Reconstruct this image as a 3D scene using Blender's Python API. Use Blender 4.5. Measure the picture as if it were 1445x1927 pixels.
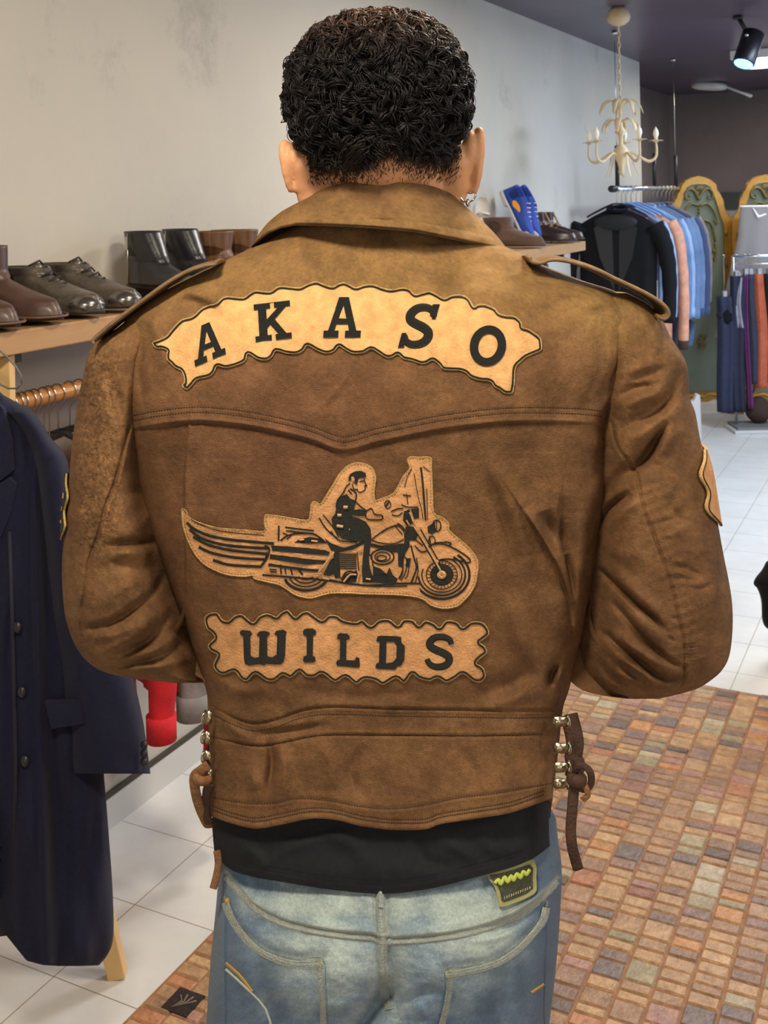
import bpy, math, random
import numpy as np
from mathutils import Vector, Matrix
from mathutils.geometry import delaunay_2d_cdt
for _o in list(bpy.data.objects): bpy.data.objects.remove(_o)
SC = bpy.context.scene
COL = SC.collection
random.seed(7); RNG = np.random.default_rng(7)
# ---------------------------------------------------------------- camera
FPX = 2100.; CX = 722.5; CY = 369.; ROLL = .021; CAMH = 1.55
TH = math.atan(1058/FPX)                       # the room's long wall runs along +Y, the camera looks left of it
Fv = np.array([-math.sin(TH), math.cos(TH), 0.]); R0 = np.array([math.cos(TH), math.sin(TH), 0.]); Uv = np.array([0, 0, 1.])
IR = R0*math.cos(ROLL) - Uv*math.sin(ROLL); IU = Uv*math.cos(ROLL) + R0*math.sin(ROLL)
CAM = np.array([0, 0, CAMH])
cd = bpy.data.cameras.new('camera'); cam = bpy.data.objects.new('camera', cd); COL.objects.link(cam)
cd.sensor_width = 36; cd.lens = 36*FPX/1927; cd.shift_y = -(963.5-CY)/1927; cd.clip_start = .05; cd.clip_end = 60
mw = Matrix.Identity(4)
for i in range(3): mw[i][0] = IR[i]; mw[i][1] = IU[i]; mw[i][2] = -Fv[i]; mw[i][3] = CAM[i]
cam.matrix_world = mw
cd.dof.use_dof = True; cd.dof.focus_distance = 1.1; cd.dof.aperture_fstop = 22
SC.camera = cam
# ---------------------------------------------------------------- light
SC.view_settings.view_transform = 'Standard'; SC.view_settings.look = 'None'
SC.view_settings.exposure = 0.0; SC.view_settings.gamma = 1.0; SC.view_settings.use_curve_mapping = False
wd = bpy.data.worlds.new('world'); SC.world = wd; wd.use_nodes = True
wd.node_tree.nodes['Background'].inputs[0].default_value = (.85, .88, 1, 1)
wd.node_tree.nodes['Background'].inputs[1].default_value = .30
def area(name, loc, size, power, color, target=None, sizey=None):
    l = bpy.data.lights.new(name, 'AREA'); l.energy = power; l.color = color; l.size = size
    if sizey: l.shape = 'RECTANGLE'; l.size_y = sizey
    o = bpy.data.objects.new(name, l); o.location = loc
    if target is not None:
        o.rotation_euler = (Vector(target)-Vector(loc)).to_track_quat('-Z', 'Y').to_euler()
    COL.objects.link(o); return o
area('ceiling_lamp_front', (-.35, .15, 2.40), .28, 31, (1, .87, .68), (-.5, 1.0, 1.2))
area('ceiling_lamp_back', (-.35, 1.75, 2.40), .30, 26, (1, .86, .68))
area('ceiling_lamp_middle', (-.75, 3.6, 2.40), .5, 30, (1, .93, .86))
area('added_fill_right', (1.5, 1.0, 2.36), .7, 34, (1, .92, .78), (-1.2, 1.9, .9))  # added fill, brightens the left wall under the shelf
area('added_fill_floor', (.1, 5.6, 2.40), .8, 78, (.70, .83, 1))  # added cool light to lift the white floor at the right
area('added_fill_far', (-.9, 8.9, 2.36), .4, 26, (1, .93, .88))  # added light to lift the dark back wall
area('window_daylight', (1.6, 6.6, 1.7), 2.0, 50, (.45, .66, 1), (-1.4, 6.6, .9))
area('shop_window_daylight', (.8, -2.2, 1.6), 2.5, 32, (1, .93, .84), (-.5, 1.5, 1.2))
# ---------------------------------------------------------------- pixel <-> world
def ray(px, py):
    px = np.asarray(px, float); py = np.asarray(py, float)
    return Fv + ((px-CX)/FPX)[..., None]*IR - ((py-CY)/FPX)[..., None]*IU
def W(px, py, d): return CAM + np.asarray(d, float)[..., None]*ray(px, py)
def onx(px, py, x): r = ray(px, py); return CAM + r*(x/r[0])
def ony(px, py, y): r = ray(px, py); return CAM + r*(y/r[1])
def onz(px, py, z): r = ray(px, py); return CAM + r*((z-CAMH)/r[2])
# ---------------------------------------------------------------- materials
def lin(c): return tuple(((v/255)/12.92 if v/255 <= .04045 else ((v/255+.055)/1.055)**2.4) for v in c)
MATS = {}
def mat(name, rgb, rough=.6, metal=0, bump=0, bscale=60, var=0, vscale=8, rgb2=None, sheen=0, emit=0, spec=.5, alpha=1, attr=None, coat=0, detail=6, stretch=None, trans=0):
    if name in MATS: return MATS[name]
    m = bpy.data.materials.new(name); m.use_nodes = True; nt = m.node_tree; N = nt.nodes; L = nt.links
    b = N['Principled BSDF']; c = (*lin(rgb), 1)
    b.inputs['Base Color'].default_value = c; b.inputs['Roughness'].default_value = rough; b.inputs['Metallic'].default_value = metal
    b.inputs['Specular IOR Level'].default_value = spec
    if sheen: b.inputs['Sheen Weight'].default_value = sheen; b.inputs['Sheen Roughness'].default_value = .5
    if coat: b.inputs['Coat Weight'].default_value = coat; b.inputs['Coat Roughness'].default_value = .15
    if alpha < 1: b.inputs['Alpha'].default_value = alpha
    if trans: b.inputs['Transmission Weight'].default_value = trans
    if emit: b.inputs['Emission Color'].default_value = c; b.inputs['Emission Strength'].default_value = emit
    tc = N.new('ShaderNodeTexCoord'); mp = N.new('ShaderNodeMapping'); L.new(tc.outputs['Object'], mp.inputs[0])
    if stretch: mp.inputs['Scale'].default_value = stretch
    src = None
    if attr:
        a = N.new('ShaderNodeAttribute'); a.attribute_name = attr; src = a.outputs['Color']
    if var:
        n = N.new('ShaderNodeTexNoise'); n.inputs['Scale'].default_value = vscale; n.inputs['Detail'].default_value = detail; n.inputs['Roughness'].default_value = .65
        L.new(mp.outputs[0], n.inputs['Vector'])
        r = N.new('ShaderNodeMapRange'); r.inputs[1].default_value = .3; r.inputs[2].default_value = .7; L.new(n.outputs['Fac'], r.inputs[0])
        mx = N.new('ShaderNodeMix'); mx.data_type = 'RGBA'
        if rgb2 is not None:
            mx.inputs[6].default_value = c; mx.inputs[7].default_value = (*lin(rgb2), 1)
            r.inputs[4].default_value = var
            if src is not None: L.new(src, mx.inputs[6])
            L.new(r.outputs[0], mx.inputs[0])
        else:
            mx.blend_type = 'MULTIPLY'; mx.inputs[6].default_value = c; mx.inputs[0].default_value = 1
            if src is not None: L.new(src, mx.inputs[6])
            r.inputs[3].default_value = 1-var; r.inputs[4].default_value = 1+var
            cc = N.new('ShaderNodeCombineColor'); [L.new(r.outputs[0], cc.inputs[i]) for i in range(3)]
            L.new(cc.outputs[0], mx.inputs[7])
        src = mx.outputs[2]
    if src is not None: L.new(src, b.inputs['Base Color'])
    if bump:
        n2 = N.new('ShaderNodeTexNoise'); n2.inputs['Scale'].default_value = bscale; n2.inputs['Detail'].default_value = 5
        L.new(mp.outputs[0], n2.inputs['Vector'])
        bp = N.new('ShaderNodeBump'); bp.inputs['Strength'].default_value = bump; bp.inputs['Distance'].default_value = .004
        L.new(n2.outputs['Fac'], bp.inputs['Height']); L.new(bp.outputs[0], b.inputs['Normal'])
    MATS[name] = m; return m
# ---------------------------------------------------------------- mesh helpers: geo = (verts Nx3, faces)
def join(*gs):
    V = []; Fc = []; n = 0
    for g in gs:
        if g is None: continue
        v, f = g; V.append(np.asarray(v, float).reshape(-1, 3)); Fc += [tuple(i+n for i in q) for q in f]; n += len(V[-1])
    return (np.vstack(V), Fc)
def box(lo, hi):
    (a, b, c), (d, e, f) = lo, hi
    v = [(a,b,c),(d,b,c),(d,e,c),(a,e,c),(a,b,f),(d,b,f),(d,e,f),(a,e,f)]
    return (np.array(v, float), [(0,3,2,1),(4,5,6,7),(0,1,5,4),(1,2,6,5),(2,3,7,6),(3,0,4,7)])
def grid(P, closeu=False, closev=False):
    n, m = P.shape[:2]; I = np.arange(n*m).reshape(n, m)
    a = I if not closeu else np.vstack([I, I[:1]])
    if closev: a = np.hstack([a, a[:, :1]])
    f = np.stack([a[:-1, :-1], a[:-1, 1:], a[1:, 1:], a[1:, :-1]], -1).reshape(-1, 4)
    return (P.reshape(-1, 3), f.tolist())
def tube(pts, r, seg=8, cap=True, flat=1.0, up=None, closed=False):
    P = np.asarray(pts, float); n = len(P); r = np.broadcast_to(np.asarray(r, float), (n,))
    T = np.gradient(P, axis=0)
    if closed: T = np.roll(P, -1, 0)-np.roll(P, 1, 0)
    T /= np.linalg.norm(T, axis=1)[:, None]+1e-12
    ref = np.array(up, float) if up is not None else (np.array([0, 0, 1.]) if abs(T[0][2]) < .9 else np.array([1., 0, 0]))
    A = np.zeros((n, 3)); x = np.cross(T[0], ref); x /= np.linalg.norm(x)
    for i in range(n):
        if up is not None: x = np.cross(T[i], ref)
        x = x - T[i]*(x@T[i]); x /= np.linalg.norm(x)+1e-12; A[i] = x
    B = np.cross(A, T); an = np.linspace(0, 2*np.pi, seg, endpoint=False)
    Q = P[:, None] + r[:, None, None]*(np.cos(an)[None, :, None]*A[:, None] + flat*np.sin(an)[None, :, None]*B[:, None])
    v, f = grid(Q, closeu=closed, closev=True)
    if cap and not closed: f += [tuple(range(seg))[::-1], tuple(range((n-1)*seg, n*seg))]
    return (v, f)
def lathe(prof, c=(0,0,0), seg=24, sx=1, sy=1):
    an = np.linspace(0, 2*np.pi, seg, endpoint=False); p = np.array(prof, float)
    Q = np.stack([p[:, :1]*np.cos(an)*sx, p[:, :1]*np.sin(an)*sy, np.repeat(p[:, 1:], seg, 1)], -1)+np.array(c, float)
    v, f = grid(Q, closev=True); n = len(p)
    return (v, f+[tuple(range(seg))[::-1], tuple(range((n-1)*seg, n*seg))])
def ball(c, r, seg=14, n=9):
    r = np.broadcast_to(r, (3,)); t = np.linspace(.001, np.pi-.001, n)
    v, f = lathe(np.stack([np.sin(t), -np.cos(t)], 1), seg=seg)
    return (v*r+np.array(c), f)
def xf(g, M):
    M = np.array(M); return (np.asarray(g[0])@M[:3, :3].T+M[:3, 3], g[1])
def rotz(a, loc=(0,0,0)): return np.array(Matrix.Translation(loc) @ Matrix.Rotation(a, 4, 'Z'))
def smooth_path(p, n=8, closed=False):
    p = np.asarray(p, float); m = len(p); out = []
    for i in range(m if closed else m-1):
        if closed: a, b, c, d = p[(i-1) % m], p[i], p[(i+1) % m], p[(i+2) % m]
        else: a, b, c, d = p[max(i-1, 0)], p[i], p[i+1], p[min(i+2, m-1)]
        for t in np.linspace(0, 1, n, endpoint=False):
            out.append(.5*((2*b)+(-a+c)*t+(2*a-5*b+4*c-d)*t*t+(-a+3*b-3*c+d)*t**3))
    if not closed: out.append(p[-1])
    return np.array(out)
ROOTM = {}
def empty(name, loc, rz=0, label=None, cat=None, group=None):
    o = bpy.data.objects.new(name, None); COL.objects.link(o); o.empty_display_size = .05
    o.location = loc; o.rotation_euler = (0, 0, rz)
    ROOTM[o.name] = np.linalg.inv(np.array(Matrix.Translation(loc) @ Matrix.Rotation(rz, 4, 'Z')))
    tag(o, label, cat, group); return o
def tag(o, label=None, cat=None, group=None, kind=None):
    for k, v in (('label', label), ('category', cat), ('group', group), ('kind', kind)):
        if v: o[k] = v
    return o
def obj(name, g, m, parent=None, smooth=True, local=False, bevel=0, colors=None, label=None, kind=None, auto=None):
    v, f = g; v = np.asarray(v, float)
    if parent is not None and not local:
        Mi = ROOTM[parent.name]; v = v@Mi[:3, :3].T+Mi[:3, 3]
    me = bpy.data.meshes.new(name)
    me.vertices.add(len(v)); me.vertices.foreach_set('co', v.ravel())
    tot = np.array([len(q) for q in f]); fl = np.fromiter((i for q in f for i in q), int, int(tot.sum()))
    me.loops.add(len(fl)); me.loops.foreach_set('vertex_index', fl)
    me.polygons.add(len(f)); me.polygons.foreach_set('loop_start', np.concatenate([[0], np.cumsum(tot)[:-1]]))
    me.update(calc_edges=True); me.validate()
    me.polygons.foreach_set('use_smooth', [bool(smooth)]*len(me.polygons))
    if colors is not None:
        dom, arr = colors; ca = me.color_attributes.new('Col', 'FLOAT_COLOR', 'POINT')
        arr = np.asarray(arr, float); arr = np.hstack([arr, np.ones((len(arr), 1))]) if arr.shape[1] == 3 else arr
        ca.data.foreach_set('color', arr.ravel())
    me.materials.append(m)
    o = bpy.data.objects.new(name, me); COL.objects.link(o)
    if parent is not None: o.parent = parent; ROOTM[o.name] = ROOTM[parent.name]
    else: ROOTM[o.name] = np.eye(4)
    if auto: 
        md = o.modifiers.new('split', 'EDGE_SPLIT'); md.split_angle = math.radians(auto)
    if bevel:
        md = o.modifiers.new('bevel', 'BEVEL'); md.width = bevel; md.segments = 2; md.limit_method = 'ANGLE'
    if label: o['label'] = label
    if kind: o['kind'] = kind
    return o
def kids(o): return [c for c in bpy.data.objects if c.parent == o]
def copy_tree(o, loc=None, rz=None, label=None):
    r = o.copy(); COL.objects.link(r)
    if loc is not None: r.location = loc
    if rz is not None: r.rotation_euler = (0, 0, rz)
    if label: r['label'] = label
    for c in kids(o):
        q = c.copy(); COL.objects.link(q); q.parent = r
        for g in kids(c):
            s = g.copy(); COL.objects.link(s); s.parent = q
    return r
def struct(name, g, m, **k):
    o = obj(name, g, m, smooth=False, **k); o['kind'] = 'structure'; return o
# ================================================================ THE ROOM
XW = -1.885; ZC = 2.441; YE = 7.72
def plaster(name, c1, c2, stain):
    m = mat(name, c1, .85, bump=.25, bscale=35, var=.8, vscale=.9, rgb2=c2)
    nt = m.node_tree; N = nt.nodes; L = nt.links; b = N['Principled BSDF']; old = b.inputs['Base Color'].links[0].from_socket
    n = N.new('ShaderNodeTexNoise'); n.inputs['Scale'].default_value = 2.2; n.inputs['Detail'].default_value = 9; n.inputs['Roughness'].default_value = .75
    tc = [x for x in N if x.type == 'TEX_COORD'][0]; L.new(tc.outputs['Object'], n.inputs['Vector'])
    r = N.new('ShaderNodeMapRange'); r.inputs[1].default_value = .58; r.inputs[2].default_value = .78; r.inputs[4].default_value = stain
    L.new(n.outputs['Fac'], r.inputs[0])
    mx = N.new('ShaderNodeMix'); mx.data_type = 'RGBA'; mx.inputs[7].default_value = (*lin((112, 108, 106)), 1)
    L.new(r.outputs[0], mx.inputs[0]); L.new(old, mx.inputs[6]); L.new(mx.outputs[2], b.inputs['Base Color']); return m
m_wall = plaster('wall_plaster', (196, 190, 176), (178, 174, 168), .55)
m_dark = mat('taupe_wall_paint', (112, 100, 96), .9, var=.15, vscale=2, bump=.1, bscale=30)
m_ceil = mat('ceiling_paint', (82, 72, 90), .35, var=.25, vscale=1.2, bump=.3, bscale=5)
def tile_mat():
    m = mat('floor_tiles', (216, 215, 210), .28, var=.08, vscale=5, coat=.1); nt = m.node_tree; N = nt.nodes; L = nt.links
    b = N['Principled BSDF']; old = b.inputs['Base Color'].links[0].from_socket
    tc = [x for x in N if x.type == 'TEX_COORD'][0]; sp = N.new('ShaderNodeSeparateXYZ'); L.new(tc.outputs['Object'], sp.inputs[0])
    def joint(sock, off):
        a = N.new('ShaderNodeMath'); a.operation = 'ADD'; a.inputs[1].default_value = off; L.new(sock, a.inputs[0])
        d = N.new('ShaderNodeMath'); d.operation = 'PINGPONG'; d.inputs[1].default_value = .125; L.new(a.outputs[0], d.inputs[0])
        c = N.new('ShaderNodeMath'); c.operation = 'LESS_THAN'; c.inputs[1].default_value = .0011; L.new(d.outputs[0], c.inputs[0]); return c.outputs[0]
    mx0 = N.new('ShaderNodeMath'); mx0.operation = 'MAXIMUM'; L.new(joint(sp.outputs[0], 2.626), mx0.inputs[0]); L.new(joint(sp.outputs[1], -.185), mx0.inputs[1])
    mx = N.new('ShaderNodeMix'); mx.data_type = 'RGBA'; mx.inputs[7].default_value = (*lin((140, 122, 92)), 1)
    L.new(mx0.outputs[0], mx.inputs[0]); L.new(old, mx.inputs[6]); L.new(mx.outputs[2], b.inputs['Base Color']); return m
struct('floor', box((-2.45, -3.2, -.1), (3.2, 10.8, 0)), tile_mat())
struct('wall_left', box((XW-.12, -3.2, 0), (XW, YE, ZC)), m_wall)
struct('wall_recess', box((-2.45, YE-.1, 0), (-2.32, 10.7, ZC)), m_dark)
struct('wall_recess_return', box((-2.45, YE-.12, 0), (XW-.12, YE-.1, ZC)), m_dark)
struct('wall_back', box((-2.45, 10.6, 0), (3.2, 10.75, ZC)), m_dark)
struct('wall_right', box((3.05, -3.2, 0), (3.2, 10.75, ZC)), m_wall)
struct('wall_front', box((-2.45, -3.25, 0), (3.2, -3.1, ZC)), m_wall)
struct('ceiling', box((-2.45, -3.2, ZC), (3.2, 10.75, ZC+.1)), m_ceil)
struct('baseboard_left', box((XW, -3.0, 0), (XW+.012, YE, .075)), mat('baseboard_tile', (205, 203, 198), .4))
struct('trim_1', box((XW, -3.0, .076), (XW+.009, YE, .088)), mat('dark_grout', (70, 62, 50), .8))
struct('trim_2', box((-2.2, 10.55, 1.36), (1.5, 10.6, 1.52)), mat('dark_green_board', (52, 58, 50), .6))
# pale panel below the board on the back wall
struct('trim_3', box((-1.9, 10.57, .0), (1.5, 10.6, 1.36)), mat('pale_back_panel', (150, 140, 138), .7))
# ---- patchwork rug of leather belt ends
def rug():
    x0, y0, cw, ch = -1.41, .3, .0625, .0345; nx, ny = 34, 94
    pal = [((168,130,92),28),((180,140,96),22),((154,116,86),24),((190,152,108),14),((136,104,86),14),((124,98,92),9),((96,90,94),4),((70,64,70),3),((176,112,76),4),((192,130,70),2),((152,142,110),6),((180,168,140),5),((134,84,76),2),((176,70,74),.4),((164,120,110),6),((116,110,84),1)]
    w = np.array([p[1] for p in pal], float); w /= w.sum(); cs = np.array([lin(p[0]) for p in pal]); cs = cs*.68+np.array(lin((156, 128, 98)))*.32
    V = []; Fc = []; Cc = []; k = 0
    for i in range(nx):
        off = RNG.uniform(-.008, .008); j = 0; y = y0+off
        while y < y0+ny*ch-.005:
            h = ch*(RNG.uniform(.8, 1.15) if RNG.random() < .85 else RNG.uniform(1.4, 1.9)); h = min(h, y0+ny*ch-y)
            c = cs[RNG.choice(len(cs), p=w)]*RNG.uniform(1.0, 1.25)
            xa = x0+i*cw+.0012; xb = x0+(i+1)*cw-.0012; ya = y+.001; yb = y+h-.001
            z = .006+RNG.uniform(0, .0018); e = .004
            for (px, py, pz) in [(xa,ya,.002),(xb,ya,.002),(xb,yb,.002),(xa,yb,.002),(xa+e,ya+e,z),(xb-e,ya+e,z+RNG.uniform(-.001,.001)),(xb-e,yb-e,z),(xa+e,yb-e,z+RNG.uniform(-.001,.001))]:
                V.append((px, py, pz)); Cc.append(c)
            Fc += [(k+4,k+5,k+6,k+7),(k,k+1,k+5,k+4),(k+1,k+2,k+6,k+5),(k+2,k+3,k+7,k+6),(k+3,k,k+4,k+7)]; k += 8; y += h
    t = empty('patchwork_rug', (x0+nx*cw/2, 2, 0), 0, 'large brown patchwork rug of small leather belt pieces on the white tile floor', 'rug')
    obj('leather_pieces', (np.array(V), Fc), mat('rug_leather', (150,110,80), .45, attr='Col', var=.28, vscale=45, bump=.9, bscale=90, coat=.08), t, smooth=False, colors=('v', Cc), kind='stuff')
    obj('backing', box((x0-.003, y0-.005, .0005), (x0+nx*cw+.003, y0+ny*ch, .0035)), mat('rug_backing', (150, 108, 74), .8, var=.3, vscale=60), t, smooth=False)
    bv = []; V2, F2 = [], []
    # the dark embossed square near the left corner
    q = onz(345, 1893, .0); bx, by = q[0], q[1]
    obj('embossed_square', box((bx-.03, by-.03, .006), (bx+.03, by+.03, .0085)), mat('dark_embossed_leather', (42, 34, 30), .45, bump=.6, bscale=80), t, smooth=False)
    fl = []
    for a in (-.9, -.3, .3, .9): fl.append(tube([(bx-.012, by-.022, .0088), (bx+.004+.008*a, by, .0091), (bx+.004+.024*math.sin(a), by+.018*math.cos(a), .0088)], [.0006, .0012, .0022], 5))
    obj('flower_emboss', join(*fl), mat('emboss_worn', (120, 104, 92), .5), t)
rug()
# ---- shoe shelf
SZ = 1.31; SX = -1.575
m_pine = mat('pine_wood', (172, 134, 92), .55, var=.35, vscale=5, stretch=(6, .6, 6), rgb2=(146, 108, 70), bump=.1, bscale=20)
m_pine2 = mat('light_pine', (222, 184, 124), .55, var=.3, vscale=5, stretch=(6, 6, .6), rgb2=(200, 158, 98))
t = empty('shoe_shelf', (XW, 3.2, SZ), 0, 'long pine wall shelf carrying rows of boots and shoes', 'shelf')
obj('shelf_board', box((XW+.005, 1.1, SZ-.045), (SX, 5.30, SZ)), m_pine, t, smooth=False, bevel=.003)
for y in (1.62, 2.9, 4.1, 5.1):
    obj('bracket', join(box((XW, y-.012, SZ-.30), (XW+.03, y+.012, SZ-.046)), box((XW, y-.012, SZ-.07), (SX-.05, y+.012, SZ-.046))), mat('grey_bracket', (70, 66, 62), .5, metal=.5), t, smooth=False)

# ================================================================ SHARED SHAPES
def inside(poly, x, y):
    c = np.zeros(x.shape, bool); p = np.asarray(poly, float); q = np.roll(p, -1, 0)
    for (x1, y1), (x2, y2) in zip(p, q):
        if y1 == y2: continue
        m = ((y1 > y) != (y2 > y)) & (x < (x2-x1)*(y-y1)/(y2-y1)+x1); c ^= m
    return c
def plate(polys, thick, y0=0.):
    """flat outline in the local x-z plane (even-odd), thickness along y"""
    C = []; E = []
    for p in polys: n = len(C); m = len(p); C += [tuple(q) for q in p]; E += [(n+i, n+(i+1) % m) for i in range(m)]
    vs, es, fs, *_ = delaunay_2d_cdt([Vector(p) for p in C], E, [], 0, 1e-5); V = np.array([(v[0], v[1]) for v in vs]); T = np.array([f for f in fs]); cen = V[T].mean(1)
    k = np.zeros(len(T), bool)
    for p in polys: k ^= inside(p, cen[:, 0], cen[:, 1])
    T = T[k]; n = len(V); a = np.stack([V[:, 0], np.full(n, y0), V[:, 1]], 1); b = a+[0, thick, 0]; ec = {(t[i], t[(i+1) % 3]) for t in T for i in range(3)}
    return (np.vstack([a, b]), [tuple(t) for t in T]+[tuple(t[::-1]+n) for t in T]+[(p, q, q+n, p+n) for (p, q) in ec if (q, p) not in ec])
_NG = RNG.uniform(-1, 1, (97, 97))
def vnoise(x, y):
    x = np.minimum(np.asarray(x, float) % 96, 95.999); y = np.minimum(np.asarray(y, float) % 96, 95.999)
    i = x.astype(int); j = y.astype(int); u = x-i; v = y-j; u = u*u*(3-2*u); v = v*v*(3-2*v)
    return (_NG[i, j]*(1-u)+_NG[i+1, j]*u)*(1-v)+(_NG[i, j+1]*(1-u)+_NG[i+1, j+1]*u)*v
def sstep(a, b, x): t = np.clip((x-a)/(b-a), 0, 1); return t*t*(3-2*t)
def sip(t, tab, k=1):
    a = np.array(tab, float); s = smooth_path(a, 8); return np.interp(t, s[:, 0], s[:, k])
m_bk = mat('black_leather', (30, 30, 34), .35, bump=.15, bscale=120, coat=.2)
def boot_geo(L_=.285, Wd=.10, H=.16, shaft=.062, toe=.048, heel=.02, shaft_w=.044, n=44, m=30, top_in=1.0, lean=0.0):
    """foot along +y, heel at y=0, sole at z=0; returns upper, sole"""
    a = np.linspace(0, 2*np.pi, n, endpoint=False)
    def foot(k=1, z=0):
        y = (1-np.cos(a))/2*L_; s = np.sin(a); w = np.interp(y/L_, [0, .12, .35, .55, .72, .88, 1], [.62, .66, .60, .76, 1.0, .86, .55])*Wd/2
        x = np.sign(s)*np.abs(s)**.75*w*k; return np.stack([x, L_/2+(y-L_/2)*(1+(k-1)*.5), np.full(n, z)], 1)
    rows = [foot(1.03, heel*.55+.006), foot(1.0, heel*.55+.014)]
    for z in np.linspace(.035, H, m):
        f = (z-.03)/(H-.03); front = np.interp(z, [.035, .05, toe+.015, .085, .104, max(H, .11)], [L_*.985, L_*.95, L_*.74, .150, .136, shaft*2+.010]) if H > .1 else np.interp(z, [.035, .05, toe+.02, H], [L_*.985, L_*.93, L_*.72, .13])
        front = min(front, L_); back = np.interp(z, [.03, .07, .11, H], [0, .006, .010, .004+lean]); cy = (front+back)/2; hy = (front-back)/2
        w = np.interp(z, [.035, .06, .09, .12, max(H, .13)], [Wd*.49, Wd*.42, Wd*.37, shaft_w*.92, shaft_w]); yy = cy-hy*np.cos(a); s = np.sin(a)
        ww = w*np.interp((yy-back)/(front-back), [0, .15, .4, .75, .92, 1], [.72, .82, .9, 1, .86, .6]) if z < .09 else np.full(n, w)
        rows.append(np.stack([np.sign(s)*np.abs(s)**.8*ww, yy, np.full(n, z)], 1))
    top = rows[-1]; c = top.mean(0); rows.append(c+(top-c)*.93); r2 = c+(top-c)*.9; r2[:, 2] -= .06; rows.append(r2)
    up = grid(np.array(rows), closev=True); up = (up[0], up[1]+[tuple(range((len(rows)-1)*n, len(rows)*n))])
    so = []; 
    for k, z in ((1.0, heel*.5), (1.07, heel*.5+.001), (1.08, heel*.55+.008), (1.03, heel*.55+.010)): so.append(foot(k, z))
    sole = grid(np.array(so), closev=True); sole = (sole[0], sole[1]+[tuple(range(n))[::-1], tuple(range(3*n, 4*n))])
    hy = .075; fr = foot(1.04, 0); hm = fr.copy(); hm[:, 1] = np.minimum(hm[:, 1], hy); hb = hm.copy(); hb[:, 2] = 0; ht = hm.copy(); ht[:, 2] = heel*.5+.004
    hl = grid(np.array([hb, ht]), closev=True); hl = (hl[0], hl[1]+[tuple(range(n))[::-1]])
    bl = foot(1.0, 0)
    return up, join(sole, hl)
# ================================================================ SHOES ON THE SHELF
m_brown = mat('dark_brown_leather', (74, 50, 40), .45, var=.25, vscale=14, bump=.15, bscale=60, coat=.1)
m_grey = mat('grey_brown_leather', (92, 82, 70), .35, var=1, vscale=22, rgb2=(44, 38, 32), bump=.9, bscale=38, coat=.25)
m_stripe = mat('striped_brown_leather', (132, 94, 62), .5, var=1, vscale=26, rgb2=(60, 38, 28), stretch=(2, 3, .15), bump=.3, bscale=50)
m_dshoe = mat('dark_polished_leather', (46, 30, 26), .35, coat=.2)
m_sole = mat('dark_sole', (38, 30, 26), .6); m_wsole = mat('white_rubber', (208, 204, 196), .5); m_suede = mat('brown_suede_boot', (84, 62, 50), .9, var=.3, vscale=10, sheen=.3)
m_metal = mat('bright_metal', (200, 196, 186), .25, metal=1)
m_elast = mat('elastic', (40, 34, 32), .8)
def curve_y(z, H): return None
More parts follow.
